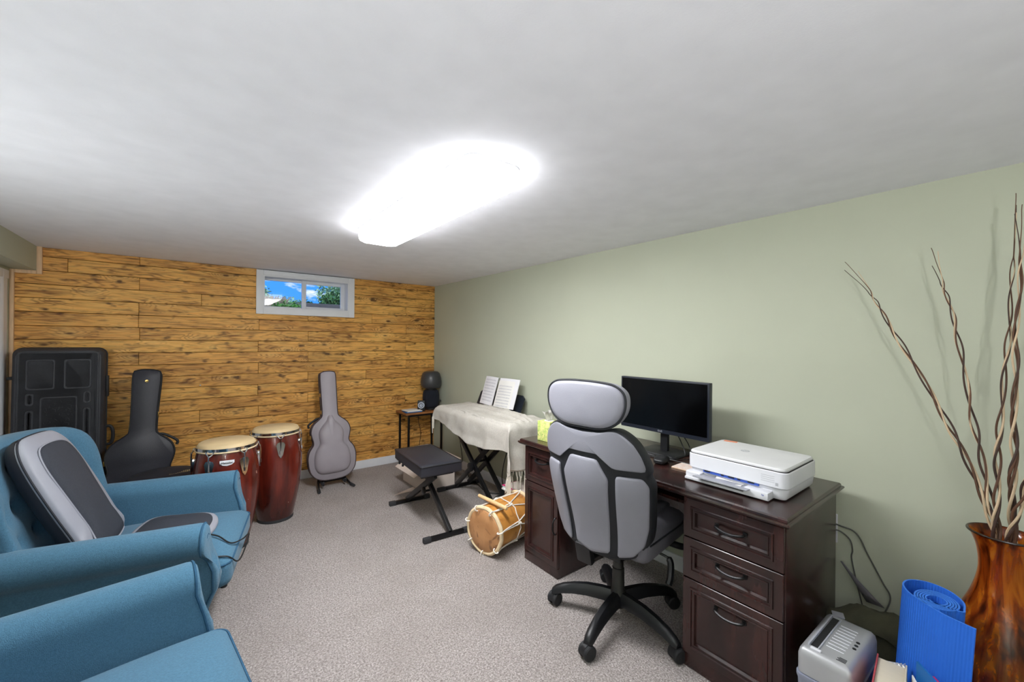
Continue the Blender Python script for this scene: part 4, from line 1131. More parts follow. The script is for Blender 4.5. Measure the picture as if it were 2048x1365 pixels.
bm = newbm(); lathe(bm, [(.06, .246), (.098, .254), (.118, .283), (.123, .325), (.116, .375), (.102, .425), (.082, .446), (.05, .453), (0, .455)], 40); obj('lamp_shade', bm, 'lamp_shade', ls, sharp=80)
bm = newbm(); lathe(bm, [(0, .003), (.004, .002), (.005, 0)], 12, c=(.030, -.1175, .30), M=Matrix.Rotation(R(90), 4, 'X')); obj('knob', bm, 'black_plastic', ls)
bm = newbm(); cyl(bm, (.090, -.035, .10), (.112, -.045, .10), .009, n=14); obj('dial_knob', bm, 'black_plastic', ls)
ck = thing('desk_clock', 'small dark clock with a round pale dial on the side table', 'clock', (2.055, 4.345, .612), R(-28))
bm = newbm(); box(bm, (0, 0, .062), (.084, .045, .124), .008); obj('case', bm, 'black_plastic', ck)
bm = newbm(); lathe(bm, [(.037, 0), (.037, .006), (.033, .008), (.033, .005), (0, .005)], 30, c=(0, -.0225, .072), M=Matrix.Rotation(R(90), 4, 'X')); dl = obj('dial', bm, 'dial', ck)
bm = newbm(); ring(bm, (0, -.029, .072), .022, .003, 'y', 24, 6); box(bm, (0, -.0285, .080), (.003, .002, .018)); box(bm, (.006, -.0285, .072), (.014, .002, .003)); obj('hands', bm, 'monitor_bezel', dl)
for k, (dx, m, lb) in enumerate(((0, 'folder_blue', 'thin blue booklet at the bottom of the side table pile'), (.006, 'paper', 'white booklet in the middle of the side table pile'), (-.012, 'paper', 'open white booklet on top of the side table pile'))):
    bm = newbm(); box(bm, (0, 0, 0), (.19 - .01 * k, .135, .008), .001)
    if k == 2:
        for v in bm.verts: v.co.z += .012 * max(0, 1 - abs(v.co.x) / .05)
    o = obj('booklet', bm, m); o.location = (1.955 + dx, 4.375, .6165 + .0085 * k); o.rotation_euler = (0, 0, R(-4 + 5 * k)); tag(o, lb, 'booklet', 'booklets on the side table')
cdt = thing('lamp_cord', 'thin black cord hanging behind the side table', 'cord', (2.14, 4.50, 0))
bm = newbm(); tube(bm, cr([(2.09, 4.50, .565), (2.10, 4.51, .46), (2.14, 4.53, .32), (2.13, 4.55, .17), (2.16, 4.555, .158)], 6), .003, 6); obj('cable', bm, 'cable_black', cdt, world=True)
bm = newbm(); tube(bm, cr([(2.18, 4.575, .60), (2.32, 4.30, .56), (2.335, 4.10, .43), (2.34, 3.98, .36), (2.345, 3.93, .22), (2.345, 3.90, .08)], 6), .003, 6); obj('cable', bm, 'cable_black', cdt, world=True)

# cardboard box by the bench
cbx = thing('cardboard_box', 'pale open cardboard box on the carpet behind the bench', 'box', (1.86, 3.72, 0))
bm = newbm()
for a in ((1.68, 1.684, 3.49, 3.96), (2.006, 2.01, 3.49, 3.96)): bx(bm, a[0], a[1], a[2], a[3], .001, .205)
for a in ((3.49, 3.494), (3.956, 3.96)): bx(bm, 1.684, 2.006, a[0], a[1], .001, .205)
bx(bm, 1.684, 2.006, 3.494, 3.956, .001, .005)
obj('carton', bm, 'card_pale', cbx, world=True, smooth=False)
for pts in ([(1.684, 3.96), (2.006, 3.96), 0, .10, .09], [(1.68, 3.50), (1.68, 3.95), -.09, 0, -.05], [(2.01, 3.50), (2.01, 3.95), .08, 0, .05]):
    (a, b_), dx, dy, dz = pts[:2], pts[2], pts[3], pts[4]
    bm = newbm(); loft(bm, [[Vector((a[0], a[1], .205 + h)), Vector((b_[0], b_[1], .205 + h)), Vector((b_[0] + dx, b_[1] + dy, .205 + dz + h)), Vector((a[0] + dx, a[1] + dy, .205 + dz + h))] for h in (0, .003)]); obj('flap', bm, 'card_pale', cbx, world=True, smooth=False)
bm = newbm(); prism(bm, [(1.44, 3.60), (1.675, 3.60), (1.675, 3.70)], lambda a, b, h: Vector((a, b, h)), .002, .006); o = obj('card_scrap', bm, 'card_pale', None, smooth=False); tag(o, 'triangular scrap of cardboard lying beside the open box', 'cardboard')

# ================================================================== BENCH
be = thing('keyboard_bench', 'black padded folding bench on crossed steel legs', 'bench', (1.472, 2.995, 0), R(-4))
bm = newbm(); rbox(bm, (.015, .045, .455), (.335, .615, .085), .014, 10, lambda p: Vector((p.x, p.y, p.z + (.010 * (1 - (p.x / .1675) ** 2) * (1 - (p.y / .3075) ** 2) if p.z > 0 else 0)))); cu = obj('cushion', bm, 'case_vinyl', be, sharp=60)
bm = newbm(); tube(bm, [(x, y, .492) for x, y in rrect(.337, .617, .016, 4, .015, .045)] + [(.1835, .045 + .2925, .492)], .0035, 6); obj('piping', bm, 'black_plastic', cu)
for s, yo in ((1, .022), (-1, -.022)):
    for fx, nm in ((s * .026, 'leg'),):
        bm = newbm()
        y0, y1 = -.388 * s, .225 * s
        p0 = Vector((fx, y0, .03)); p1 = Vector((fx, y1, .405)); d = (p1 - p0)
        box(bm, (p0 + p1) / 2, (.026, d.length, .042), .003, rot=Euler((math.atan2(d.z, abs(d.y)) * s, 0, 0)))
        lg = obj('leg', bm, 'black_metal', be)
    bm = newbm(); box(bm, (0, -.388 * s, .020), (.27, .028, .028), .003); ft = obj('foot_bar', bm, 'black_metal', be)
    for q in (-1, 1):
        bm = newbm(); box(bm, (q * .155, -.388 * s, .019), (.055, .036, .036), .006); obj('rubber_cap', bm, 'rubber', ft)
    bm = newbm(); bx(bm, -.13, .13, .20 * s - .012, .20 * s + .012, .395, .414, .002); obj('support_rail', bm, 'black_metal', be)
for q in (-1, 1):
    bm = newbm(); lathe(bm, [(.0, .0), (.026, .0), (.030, .006), (.030, .018), (.024, .022), (.010, .024), (0, .024)], 14, c=(q * .040, .055 * q, .245), M=Matrix.Rotation(R(90 * q), 4, 'Y')); obj('clamp_knob', bm, 'black_plastic', be)
bm = newbm(); cyl(bm, (-.045, 0, .218), (.045, 0, .218), .009, n=12); obj('pivot_bolt', bm, 'black_metal', be)
for y in (.24, .16):
    bm = newbm(); cyl(bm, (-.145, y, .396), (-.145, y, .414), .009, n=12); obj('bolt', bm, 'dull_black', be)

# ================================================================== KEYBOARD, STAND, CLOTH
kb = thing('electronic_keyboard', 'dark electronic keyboard hidden under a draped cloth', 'keyboard', (2.10, 3.02, 0))
KZ = .775
bm = newbm(); bx(bm, 1.89, 2.27, 2.455, 3.62, .69, KZ, .012); obj('body', bm, 'black_plastic', kb, world=True)
bm = newbm(); loft(bm, [[Vector((2.262 + .07 * k + h, y, KZ - .005 + .165 * k)) for (y, k) in ((2.80, 0), (2.80, .85), (2.84, 1), (3.46, 1), (3.50, .85), (3.50, 0))] for h in (-.004, .008)]); obj('music_rest', bm, 'monitor_bezel', kb, world=True)
sd = thing('keyboard_stand', 'black double-braced X stand carrying the keyboard', 'keyboard stand', (2.06, 3.10, 0))
YC, ZC = 3.095, .335
for s in (1, -1):
    for x in (1.985, 2.125):
        xx = x + .016 * s
        p0 = Vector((xx, YC + s * .345, .03)); p1 = Vector((xx, YC - s * .38, .665)); d = p1 - p0
        bm = newbm(); box(bm, (p0 + p1) / 2, (.024, d.length, .040), .003, rot=Euler((-math.atan2(d.z, abs(d.y)) * s, 0, 0)))
        obj('leg', bm, 'black_metal', sd, world=True)
    bm = newbm(); bx(bm, 1.86, 2.24, YC + s * .345 - .014, YC + s * .345 + .014, .006, .034, .003); fb = obj('foot_bar', bm, 'black_metal', sd, world=True)
    for x in (1.84, 2.255):
        bm = newbm(); bx(bm, x - .04, x + .04, YC + s * .345 - .018, YC + s * .345 + .018, .001, .038, .007)
        for v in bm.verts: v.co -= Vector((2.06, 3.10, 0))
        obj('rubber_cap', bm, 'rubber', fb)
    bm = newbm(); bx(bm, 1.90, 2.25, YC - s * .38 - .014, YC - s * .38 + .014, .66, .69, .004); obj('top_rail', bm, 'black_metal', sd, world=True)
bm = newbm(); cyl(bm, (1.955, YC, ZC), (2.16, YC, ZC), .011, n=12); obj('pivot_bolt', bm, 'black_metal', sd, world=True)
bm = newbm(); lathe(bm, [(0, 0), (.036, 0), (.040, .008), (.040, .022), (.02, .026), (0, .026)], 16, c=(1.945, YC - .02, ZC - .03), M=Matrix.Rotation(R(-90), 4, 'Y')); obj('clutch_knob', bm, 'black_plastic', sd, world=True)
kc = thing('keyboard_cables', 'loose black cables hanging below the keyboard by the green wall', 'cable', (2.25, 2.9, 0))
for pts in ([(2.22, 2.60, .70), (2.26, 2.58, .52), (2.22, 2.62, .36), (2.14, 2.75, .30), (2.18, 2.86, .20), (2.22, 2.92, .06), (2.15, 3.0, .01), (2.02, 2.85, .008), (1.95, 2.72, .008)],
            [(2.24, 2.70, .70), (2.30, 2.64, .48), (2.25, 2.72, .30), (2.27, 2.62, .16), (2.26, 2.60, .02)],
            [(2.30, 3.72, .06), (2.22, 3.55, .02), (2.20, 3.35, .01), (2.16, 3.15, .01), (2.24, 3.0, .012), (2.20, 2.8, .01)],
            [(2.24, 3.0, .70), (2.28, 2.98, .50), (2.20, 2.95, .28), (2.16, 2.90, .16), (2.22, 2.86, .02)]):
    bm = newbm(); tube(bm, cr(pts, 8), .004, 6); obj('cable', bm, 'cable_black', kc, world=True)

# linen throw draped over the keyboard
cl_ = thing('linen_throw', 'beige fringed linen throw draped over the keyboard', 'throw', (2.08, 3.0, KZ))
XF, YE, YL, XBK = 1.868, 2.435, 3.64, 2.262
ZT = KZ + .010
def over(y):       # length hanging down in front
    pts = [(2.43, .20), (2.55, .205), (2.8, .245), (3.0, .245), (3.2, .215), (3.4, .165), (3.55, .135), (3.8, .12)]
    for (a, p), (b_, q) in zip(pts, pts[1:]):
        if a <= y <= b_: 
            k = (y - a) / (b_ - a); return p + (q - p) * k
    return pts[0][1] if y < 2.43 else pts[-1][1]
def drape(u, v):
    """u: flat X (smaller = further over the front), v: flat Y"""
    RD = .045
    def arc_(e):
        if e < RD * PI / 2: return RD * math.sin(e / RD), RD * (1 - math.cos(e / RD))
        return RD, RD + e - RD * PI / 2
    dx = max(0, XF + RD - u); dy = max(0, YE + RD - v); dl = max(0, v - YL + RD)
    ox, zx = arc_(dx); oy, zy = arc_(dy); ol_, zl = arc_(dl)
    d = (zx ** 3 + zy ** 3 + zl ** 3) ** (1 / 3)
    m_ = min(zx, zy) + min(zx, zl)
    x = max(u, XF + RD) - ox - .18 * m_ - .05 * max(0, zx - .06) * math.sin(v * 19 + 1.0)
    y = min(max(v, YE + RD), YL - RD) - oy + ol_ - .20 * m_ * (1 if dy > 0 else -1) - (.08 * max(0, zy - .05) * math.sin(u * 26) if dy > 0 else 0)
    z = ZT - d
    w = .006 * math.sin(u * 34 + v * 11) * math.sin(v * 13 - u * 6) + .003 * math.sin(v * 47 + u * 20) + .007 * mnoise.noise(Vector((u * 14, v * 9, 1)))
    if d < .01: z += abs(w) + .002
    # bunched folds below the music book
    c_ = 2.095 + .035 * math.sin((v - 2.5) * 2.6)
    if d < .05:
        for q, a in ((0, .038), (-.06, .024), (.05, .034)):
            z += a * math.exp(-((u - c_ - q - .01 * math.sin(v * 17)) / .017) ** 2) * max(0, math.sin(max(0, min(1, (v - 2.45) / 1.05)) * PI)) ** .5
    return Vector((x + (w * .8 if dx > .02 else 0), y + (w * .8 if dy > .02 else 0), z))
NV, NU = 120, 110
rows = []
for i in range(NV + 1):
    v = (YE - .335) + (YL + .075 - (YE - .335)) * i / NV
    row = []
    for j in range(NU + 1):
        uf = XF + .045 - over(v) - .030
        row.append(drape(uf + (XBK - uf) * j / NU, v))
    rows.append(row)
bm = newbm(); grid(bm, rows)
lo_ = obj('cloth', bm, 'linen', cl_, world=True, sharp=80)
sm = lo_.modifiers.new('thickness', 'SOLIDIFY'); sm.thickness = .0025; sm.offset = 1
bm = newbm(); rg = random.Random(2)
for j in range(0, NU + 1, 4):
    p = rows[0][j]; q = p + Vector((rg.uniform(-.01, .01), rg.uniform(-.012, .006), -.05)); e = q + Vector((rg.uniform(-.012, .012), rg.uniform(-.01, .01), -rg.uniform(.09, .15)))
    tube(bm, [p + Vector((0, 0, .004)), p.lerp(q, .5) + Vector((rg.uniform(-.008, .008), 0, 0)), q], .0022, 5)
    tube(bm, [p + Vector((.012, 0, .0)), q], .0018, 5)
    tube(bm, [q + Vector((0, 0, .008)), q.lerp(e, .5) + Vector((rg.uniform(-.006, .006), 0, 0)), e], [.0045, .0050, .0035], 6)
for j in range(0, 24, 4):
    p = rows[-1][j]; e = p + Vector((rg.uniform(-.008, .008), rg.uniform(0, .012), -rg.uniform(.10, .16)))
    tube(bm, [p + Vector((0, 0, .004)), p.lerp(e, .35), e], [.003, .0050, .0038], 6)
fo_ = obj('fringe', bm, 'linen_cord', cl_, world=True); fo_['kind'] = 'stuff'

# music book on the rest
mb = thing('music_book', 'open spiral-bound music book leaning on the keyboard rest', 'music book', (2.225, 3.10, KZ + .03))
def mpage(yc, s, w, h, dx, ang, m, name):
    B = Vector((2.185 + dx, yc, KZ + .045)); U = Vector((.30, 0, .955)).normalized(); A = Vector((.10 * s * ang, s, 0)).normalized()
    N = Vector((-.955, 0, .30))
    f = lambda a, b, h_: B + A * a + U * b + N * (h_ + .012 * math.sin(min(1, a / w) * PI))
    bm = newbm()
    r1 = [[f(w * i / 10, h * j / 4, .0) for i in range(11)] for j in range(5)]; r2 = [[f(w * i / 10, h * j / 4, .004) for i in range(11)] for j in range(5)]
    grid(bm, r1); grid(bm, r2)
    for a_, b_ in ((r1[0], r2[0]), (r1[-1], r2[-1])): grid(bm, [a_, b_])
    grid(bm, [[r[0] for r in r1], [r[0] for r in r2]]); grid(bm, [[r[-1] for r in r1], [r[-1] for r in r2]])
    bmesh.ops.remove_doubles(bm, verts=list(bm.verts), dist=1e-6)
    return obj(name, bm, m, mb, world=True, sharp=60), f
pl_, fl_ = mpage(3.115, 1, .238, .272, 0, 1, 'music_paper', 'page_block')
prr, fr_ = mpage(3.085, -1, .262, .272, 0, -1, 'music_paper', 'page_block')
ps_, fs_ = mpage(3.082, -1, .215, .250, -.006, -1, 'paper', 'loose_sheet')
for po_, f_, w, h in ((pl_, fl_, .238, .272), (ps_, fs_, .215, .250)):
    for k in range(8):
        bm = newbm(); z = h * (.90 - .105 * k) - (.02 if po_ is ps_ else 0)
        for q in range(5):
            x0, x1 = w * .10, w * .90
            grid(bm, [[f_(x0 + (x1 - x0) * i / 8, z - q * .0026, .0046) for i in range(9)], [f_(x0 + (x1 - x0) * i / 8, z - q * .0026 - .0009, .0046) for i in range(9)]])
        rg = random.Random(k * 3 + 1)
        for q in range(12):
            a = w * (.14 + .72 * rg.random()); zz = z - .0026 * rg.randint(0, 4)
            bm.faces.new([bm.verts.new(f_(a + u, zz + v, .0047)) for u, v in ((0, 0), (.003, 0), (.003, .0025), (0, .0025))])
        for v in bm.verts: v.co -= mb.location
        obj('stave', bm, 'ink', po_, smooth=False)
bm = newbm()
for k in range(26):
    z = .008 + k * .0102; B = Vector((2.181, 3.10, KZ + .045)) + Vector((.30, 0, .955)).normalized() * z
    tube(bm, [B + Vector((-.007 * math.sin(a), .016 * math.cos(a), 0)) for a in [R(180 * i / 6) for i in range(7)]], .0014, 5)
obj('spiral_binding', bm, 'dull_black', mb, world=True)

# ================================================================== TAMBORA DRUM
ta = thing('tambora_drum', 'honey-coloured rope-tuned hand drum lying on the carpet by the desk', 'drum', (1.515, 2.243, 0))
DA = Vector((.973, .23, 0)).normalized(); DS = Vector((-DA.y, DA.x, 0)); DR = .150
DM = Matrix(((DA.x, DS.x, 0, 0), (DA.y, DS.y, 0, 0), (0, 0, 1, .163), (0, 0, 0, 1)))    # local x along the drum
def dp(a, ang, r_): return DM @ Vector((a, r_ * math.cos(ang), r_ * math.sin(ang)))
DL = .40
bm = newbm(); loft(bm, [[dp(a, 2 * PI * k / 44, r_) for k in range(44)] for a, r_ in ((.004, .135), (.05, .139), (.14, .146), (.2, .148), (.26, .146), (.35, .139), (.396, .135))]); obj('shell', bm, 'tambora_shell', ta, sharp=60)
for a0, sg in ((.0, -1), (DL, 1)):
    bm = newbm(); loft(bm, [[dp(a0 + sg * h, 2 * PI * k / 44, r_) for k in range(44)] for r_, h in ((.139, -.03), (.139, -.004), (.132, .002), (.06, .003), (.004, .003))]); obj('drum_skin', bm, 'tambora_skin', ta, sharp=50)
    bm = newbm(); rows_ = [[dp(a0 - sg * .012 + .014 * math.cos(b_), 2 * PI * k / 44, .148 + .0135 * math.sin(b_) + .0015 * math.sin(k * 1.7)) for b_ in [2 * PI * j / 8 for j in range(8)]] for k in range(44)]
    grid(bm, rows_, True, True); obj('tension_hoop', bm, 'drum_rim_wood', ta)
NP = 7
for k in range(NP):
    a = 2 * PI * k / NP + .25; am = 2 * PI * (k + .5) / NP + .25; an = 2 * PI * (k + 1) / NP + .25
    bm = newbm()
    for A_, B_ in (((.0, a), (DL * .5, a + .06)), ((DL * .5, a + .06), (DL, am)), ((DL, am), (DL * .5, an - .06)), ((DL * .5, an - .06), (.0, an))):
        pts = []
        for i in range(5):
            q = i / 4; x = A_[0] + (B_[0] - A_[0]) * q
            pts.append(dp(x, A_[1] + (B_[1] - A_[1]) * q, .150 + .012 * (1 - min(1, min(x, DL - x) / .06))))
        tube(bm, pts, .0040, 6)
    # loop over the hoop and the knot
    tube(bm, [dp(-.012 + .018 * math.cos(q) + .010, a, .148 + .017 * math.sin(q)) for q in [2 * PI * i / 10 for i in range(11)]], .0042, 6)
    ring(bm, dp(DL * .5, a, .153), .010, .0045, 'z', 14, 6)
    tube(bm, [dp(DL * .5, a + .02, .156), dp(DL * .5 + .01, a + .25, .153), dp(DL * .5 - .006, a + .5, .153), dp(DL * .5, an - .03, .156)], .0036, 6)
    obj('rope', bm, 'rope', ta)
sk_ = thing('drum_stick', 'short round wooden stick resting on top of the rope-tuned drum', 'drumstick', (1.60, 2.27, .315))
bm = newbm(); p0 = Vector((1.592, 2.418, .328)); p1 = Vector((1.612, 2.115, .330)); d = (p1 - p0)
tube(bm, [p0, p0 + d * .01, p0 + d * .5, p0 + d * .985, p1], [.010, .0125, .0130, .0125, .010], 14); obj('stick', bm, 'stick_wood', sk_, world=True)

# box and papers behind the drum
bx_ = thing('storage_box', 'tan cardboard box behind the drum carrying a stack of papers', 'box', (2.06, 2.50, 0))
bm = newbm(); bx(bm, 1.955, 2.20, 2.22, 2.60, .001, .245, .003); obj('carton', bm, 'card', bx_, world=True)
bm = newbm(); bx(bm, 1.953, 2.202, 2.22, 2.60, .238, .2475, .002); obj('lid_edge', bm, 'card', bx_, world=True)
zz = .248; rg = random.Random(3)
for k, (m, th, lb) in enumerate((('paper', .010, 'white paper pad at the bottom of the stack behind the drum'), ('mint_card', .004, 'mint green folder in the stack behind the drum'), ('paper', .007, 'white booklet between the coloured folders behind the drum'), ('pink_card', .004, 'magenta folder in the stack behind the drum'), ('card_pale', .006, 'cream envelope on top of the stack behind the drum'))):
    bm = newbm(); box(bm, (0, 0, th / 2), (.21, .30, th), .0008); o = obj('paper_folder', bm, m); o.location = (2.055 + rg.uniform(-.012, .012) - (.02 if k < 2 else 0), 2.43 + rg.uniform(-.02, .02) + .02, zz); o.rotation_euler = (0, 0, rg.uniform(-.12, .12)); zz += th + .0004
    tag(o, lb, 'papers', 'papers stacked behind the drum')

# ================================================================== NEAR RIGHT CORNER
# shredder
sr_ = thing('paper_shredder', 'silver paper shredder with slotted top beside the desk', 'paper shredder', (1.77, .415, 0), R(-1))
def sl(lx, ly, r_, lay, dx=0):
    return [[Vector((dx + a, b, h)) for a, b in rrect(lx - 2 * i, ly - 2 * i, max(.004, r_ - i), 5)] for i, h in lay]
bm = newbm(); loft(bm, sl(.315, .158, .02, [(.02, .002), (.016, .01), (.004, .29), (0, .30), (0, .312), (.006, .312)])); obj('bin', bm, 'bin_plastic', sr_)
bm = newbm(); bx(bm, -.160, -.150, -.05, .045, .225, .262, .002); obj('bin_window', bm, 'monitor_bezel', sr_)
bm = newbm(); loft(bm, sl(.304, .150, .018, [(.004, .3125), (.0, .315), (.0, .372), (.004, .388), (.014, .398), (.024, .400)])); hd2 = obj('head', bm, 'silver_plastic', sr_, sharp=40)
bm = newbm(); bx(bm, -.115, .115, .026, .046, .390, .4012, .001); obj('feed_slot', bm, 'dull_black', sr_)
bm = newbm(); bx(bm, -.12, .12, .047, .0535, .396, .407, .002); bx(bm, -.12, .12, .0215, .0255, .396, .403, .001); obj('slot_guide', bm, 'grey_plastic', sr_)
for k in range(9):
    bm = newbm(); bx(bm, -.075 + .02 * k - .0014, -.075 + .02 * k + .0014, -.034, .014, .3995, .4015, .0005); obj('ridge', bm, 'white_plastic', sr_)
for k in range(3):
    bm = newbm(); lathe(bm, [(.0055, .3995), (.0055, .4018), (.004, .4024), (0, .4024)], 14, c=(-.02 + .022 * k, -.048, 0)); obj('button', bm, 'dull_black', sr_)
bm = newbm(); box(bm, (-.128, .028, .401), (.012, .03, .006), .003); obj('power_switch', bm, 'white_plastic', sr_)
bm = newbm()
for k in range(4): bx(bm, -.125 + .006 * k, -.1215 + .006 * k, -.050, -.026 - .004 * (k % 2), .3999, .4006)
obj('label_print', bm, 'rubber', sr_, smooth=False)
# rucksack behind it
bg = thing('rucksack', 'dark olive rucksack slumped between shredder and green wall', 'backpack', (2.225, .385, 0))
def lump(p):
    w = p + Vector((2.22, .44, .17))
    n_ = mnoise.noise(w * 9) * .018 + mnoise.noise(w * 22) * .006
    k = 1 + n_ / .15
    return Vector((p.x * k * (1 - .35 * max(0, p.z) / .17), p.y * k * (1 - .25 * max(0, p.z) / .17), p.z * (1 + n_ * 1.5) - .02 * (p.y / .15) ** 2))
bm = newbm(); rbox(bm, (0, 0, .158), (.22, .29, .31), .09, 16, lump); obj('body', bm, 'olive_cloth', bg, sharp=80)
bm = newbm(); rows_ = []
for i in range(13):
    a = i / 12; y = .16 - .34 * a
    rows_.append([Vector((-.115 + .16 * j / 6 + .01 * math.sin(i + j), y, .275 + .03 * a + .05 * math.sin(a * PI) ** 1.2 - .035 * (j / 6 - .5) ** 2 * 4 + .012 * math.sin(i * 1.3 + j) - (.03 if j == 0 else 0))) for j in range(7)])
grid(bm, rows_); fo2 = obj('top_flap', bm, 'olive_cloth', bg, sharp=80); sm = fo2.modifiers.new('thickness', 'SOLIDIFY'); sm.thickness = .012
bm = newbm()
tube(bm, cr([(-.09, -.09, .27), (-.118, -.10, .22), (-.13, -.09, .12), (-.125, -.08, .03)], 6), .016, 8); tube(bm, cr([(-.09, .08, .27), (-.122, .06, .18), (-.125, .05, .05)], 6), .014, 8); obj('strap', bm, 'olive_dark', bg)
bm = newbm(); box(bm, (-.125, -.03, .12), (.04, .16, .15), .018); obj('front_pocket', bm, 'olive_dark', bg)
bm = newbm(); rows_ = [[Vector((.135, y, z)), Vector((.139, y - w, z))] for y, z, w in ((.165, .42, .008), (.14, .385, .014), (.115, .35, .026), (.09, .31, .045), (.07, .28, .06))]
grid(bm, rows_); o = obj('webbing', bm, 'strap_grey', bg); sm = o.modifiers.new('thickness', 'SOLIDIFY'); sm.thickness = .003
bm = newbm(); box(bm, (-.10, .115, .292), (.035, .04, .006), .002, rot=Euler((0, R(-4), .4))); obj('tag', bm, 'grey_plastic', bg)
# wall outlet and chargers
ou = thing('wall_outlet', 'white wall outlet plate beside the desk end', 'outlet', (2.40, .61, .55))
bm = newbm(); bx(bm, wall_x(.57) - .006, wall_x(.57) + .001, .572, .644, .48, .615, .002); obj('plate', bm, 'white_plastic', ou, world=True)
for z in (.522, .573):
    bm = newbm(); lathe(bm, [(.016, 0), (.016, .003), (0, .003)], 18, c=(wall_x(.57) - .0055, .608, z), M=Matrix.Rotation(R(-90), 4, 'Y')); obj('socket', bm, 'paper', ou, world=True)
XW = wall_x(.5) - .012
for lb, pts in (('grey charging cable looping far out from the wall outlet', [(XW - .004, .608, .573), (XW - .02, .56, .575), (XW - .005, .50, .555), (XW + .004, .46, .47), (XW + .004, .41, .37), (XW + .004, .385, .32), (XW, .395, .26), (XW - .03, .43, .17), (XW - .05, .44, .10)]),
                ('grey charging cable hanging straight down below the wall outlet', [(XW - .004, .608, .522), (XW - .02, .565, .55), (XW - .005, .525, .52), (XW + .003, .515, .47), (XW + .003, .518, .43), (XW + .003, .50, .33), (XW - .005, .475, .22), (XW - .03, .465, .12)])):
    bm = newbm(); tube(bm, cr(pts, 8), .0032, 6); o = obj('charging_cable', bm, 'cable_grey'); tag(o, lb, 'cable', 'cables by the outlet')
    
# yoga mat, loosely rolled and standing on end
ym = thing('yoga_mat', 'bright blue ribbed yoga mat rolled up and standing on end', 'yoga mat', (1.87, .19, 0))
path = []
for i in range(150):                       # inner roll
    a = 2 * PI * i / 30 + 2.2; r_ = .020 + .0062 * i / 30
    path.append(Vector((1.868 + 1.25 * r_ * math.cos(a), .188 + r_ * math.sin(a), 0)))
tail = [path[-1], (1.845, .140, 0), (1.872, .130, 0), (1.925, .138, 0), (1.972, .172, 0), (1.985, .222, 0), (1.955, .262, 0), (1.905, .272, 0), (1.855, .252, 0), (1.815, .208, 0), (1.785, .160, 0), (1.768, .100, 0)]
path += cr(tail, 8)[1:]
TH = .0045
def offs(d):
    res = []
    for i, p in enumerate(path):
        a = path[max(0, i - 1)]; b_ = path[min(len(path) - 1, i + 1)]; tg = (b_ - a).normalized(); res.append(p + Vector((tg.y, -tg.x, 0)) * d)
    return res
o1, o2 = offs(TH / 2), offs(-TH / 2)
lean = lambda p, z: Vector((p.x - .02 * (1 - z / .61), p.y + .03 * (1 - z / .61), z))
bm = newbm(); loops = []
for z in (.002, .2, .4, .61):
    loops.append([lean(p, z) for p in o1] + [lean(p, z) for p in reversed(o2)])
vs = grid(bm, loops, closed_u=True)
n_ = len(path)
for ringv in (vs[0], vs[-1]):
    for i in range(n_ - 1):
        try: bm.faces.new((ringv[i], ringv[i + 1], ringv[2 * n_ - 2 - i], ringv[2 * n_ - 1 - i])).material_index = 1
        except ValueError: pass
uvl = bm.loops.layers.uv.new('UVMap')
arc = [0.0]
for a, b_ in zip(path, path[1:]): arc.append(arc[-1] + (b_ - a).length)
idx = {}
for rv in vs:
    for i, v in enumerate(rv): idx[v] = i if i < n_ else 2 * n_ - 1 - i
for f_ in bm.faces:
    for lp in f_.loops: lp[uvl].uv = (arc[idx[lp.vert]] * 42.0, lp.vert.co.z)
rs_ = obj('rolled_sheet', bm, 'mat_blue', ym, world=True, sharp=50); rs_.data.materials.append(MATS['mat_blue_edge'])

# amber floor vase
va = thing('floor_vase', 'tall amber and brown streaked glass floor vase', 'vase', (2.155, .062, 0))
vp = [(.095, .0), (.112, .01), (.150, .08), (.172, .17), (.172, .25), (.152, .36), (.115, .47), (.080, .56), (.062, .63), (.058, .68), (.063, .73), (.073, .765), (.083, .786)]
vo = [(p.x, p.y) for p in cr([(a, b, 0) for a, b in vp], 5)]
prof = vo + [(vo[-1][0] - .003, .789), (vo[-1][0] - .006, .786)] + [(max(.004, a - .006), max(b, .008)) for a, b in reversed(vo[:-1])]
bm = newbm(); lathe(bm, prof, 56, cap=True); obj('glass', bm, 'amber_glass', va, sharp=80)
bm = newbm(); ring(bm, (0, 0, .786), .0835, .0040, n=56); obj('rim', bm, 'amber_rim', va)

# curly willow stems
def willow(label, pts, strands, seed, r0=.0085):
    rg = random.Random(seed); base = pts[0]
    t = thing('willow_stem', label, 'branch', base, 0, 'willow stems in the vase')
    c_ = cr(pts, 34); fr = frames(c_); n = len(c_)
    for k in range(strands):
        ph = 2 * PI * k / strands + .4 * rg.random(); tw = 48 + rg.uniform(-2, 2); P = []; RR = []
        end = n if k == 0 else int(n * rg.uniform(.86, .98))
        for i in range(end):
            q = i / (n - 1); amp = (.0088 * (1 - q) ** .6 + .0012) * (1 + .25 * math.sin(q * 40 + k)); 
            if q > .82: amp += (q - .82) * .12 * (1 if k else .1)
            a = ph + tw * q * (1 if q < .82 else 1) ; 
            if q > .82: a = ph + tw * .82 + (q - .82) * 2
            P.append(c_[i] + fr[i][0] * math.cos(a) * amp + fr[i][1] * math.sin(a) * amp)
            RR.append(max(.0011, r0 * (1 - q) ** .75 * .62))
        bm = newbm(); tube(bm, P, RR, 7)
        obj('strand', bm, ('bark_brown', 'bark_cream', 'bark_dark')[k % 3], t, world=True)
willow('curly willow stem leaning farthest left over the desk end', [(2.18, .07, .12), (2.172, .072, .45), (2.162, .085, .80), (2.20, .20, 1.14), (2.235, .365, 1.50), (2.25, .44, 1.66), (2.26, .522, 1.785)], 3, 1)
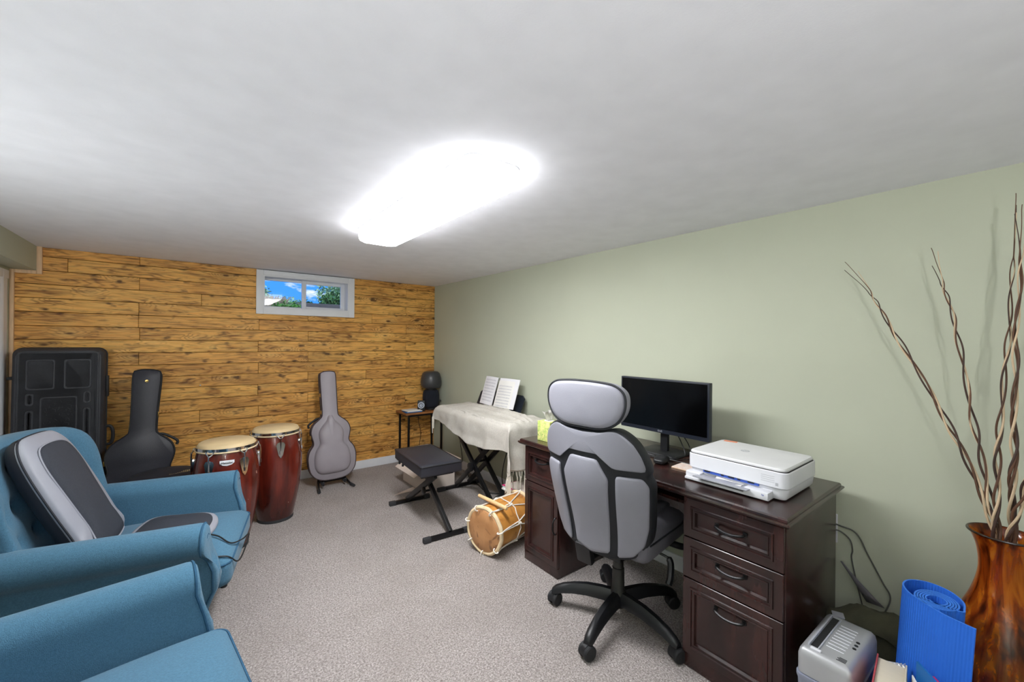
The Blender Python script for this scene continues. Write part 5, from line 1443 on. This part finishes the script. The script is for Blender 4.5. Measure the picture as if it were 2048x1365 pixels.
willow('curly willow stem second from the left in the vase', [(2.13, .05, .12), (2.14, .068, .45), (2.158, .084, .82), (2.20, .135, 1.15), (2.23, .185, 1.50), (2.245, .225, 1.68), (2.25, .254, 1.80)], 3, 2)
willow('curly willow stem rising upright in the middle of the vase', [(2.15, .09, .12), (2.14, .08, .45), (2.150, .078, .80), (2.18, .075, 1.10), (2.21, .058, 1.45), (2.23, .050, 1.75), (2.235, .047, 1.95)], 3, 3)
willow('curly willow stem rising beside the middle one at the picture edge', [(2.17, .02, .12), (2.165, .035, .45), (2.16, .045, .80), (2.16, .042, 1.10), (2.18, .040, 1.45), (2.20, .030, 1.75), (2.20, .028, 1.90)], 4, 4, .0095)
willow('curly willow stem leaning out to the right of the vase', [(2.16, .09, .12), (2.155, .075, .45), (2.14, .045, .80), (2.10, .0, 1.05), (2.05, -.07, 1.40), (2.02, -.12, 1.70), (2.0, -.15, 1.85)], 3, 5)

# books and folders in the very corner
b1_ = thing('hardback_book', 'thick cream book with a red cover edge standing by the shredder', 'book', (1.69, .27, 0), R(6))
bm = newbm(); box(bm, (0, .034, .20), (.205, .004, .40), .001); obj('front_board', bm, 'book_red', b1_)
bm = newbm(); box(bm, (0, -.034, .20), (.205, .004, .40), .001); obj('rear_board', bm, 'book_cream', b1_)
bm = newbm(); box(bm, (-.003, 0, .197), (.195, .0635, .392), .001); obj('pages', bm, 'book_cream', b1_)
bm = newbm()
for k in range(5):
    grid(bm, [[Vector((.095 - .002 * k, -.030 + .010 * k, z)), Vector((.102, -.024 + .010 * k, z)), Vector((.118 - .003 * k, -.030 + .008 * k, z))] for z in (.25, .396 - .002 * k)])
o = obj('loose_leaves', bm, 'paper', b1_); sm = o.modifiers.new('thickness', 'SOLIDIFY'); sm.thickness = .0015
def folder(name, label, m, a, b_, h, th=.006):
    a, b_ = Vector(a + (0,)), Vector(b_ + (0,)); t = (b_ - a).normalized(); n = Vector((-t.y, t.x, 0)) * th
    bm = newbm(); loft(bm, [[a + Vector((0, 0, z)), b_ + Vector((0, 0, z)), b_ + n + Vector((0, 0, z)), a + n + Vector((0, 0, z))] for z in (0, h)])
    org = (a + b_) / 2
    for v in bm.verts: v.co -= org
    o = obj(name, bm, m, None, smooth=False); o.location = org; tag(o, label, 'folder', 'folders beside the yoga mat')
folder('paper_folder', 'blue plastic folder standing in front of the yoga mat', 'folder_blue', (1.772, .222), (1.640, .124), .44)
folder('paper_folder', 'pink folder standing behind the blue folder near the vase', 'pink_card', (1.756, .186), (1.650, .108), .425)
bm = newbm(); box(bm, (0, 0, .20), (.10, .003, .40), .0005, rot=None); o = obj('paper_sheets', bm, 'paper'); o.location = (1.712, .208, 0); o.rotation_euler = (0, 0, R(24)); tag(o, 'white papers tucked between the cream book and blue folder', 'papers')
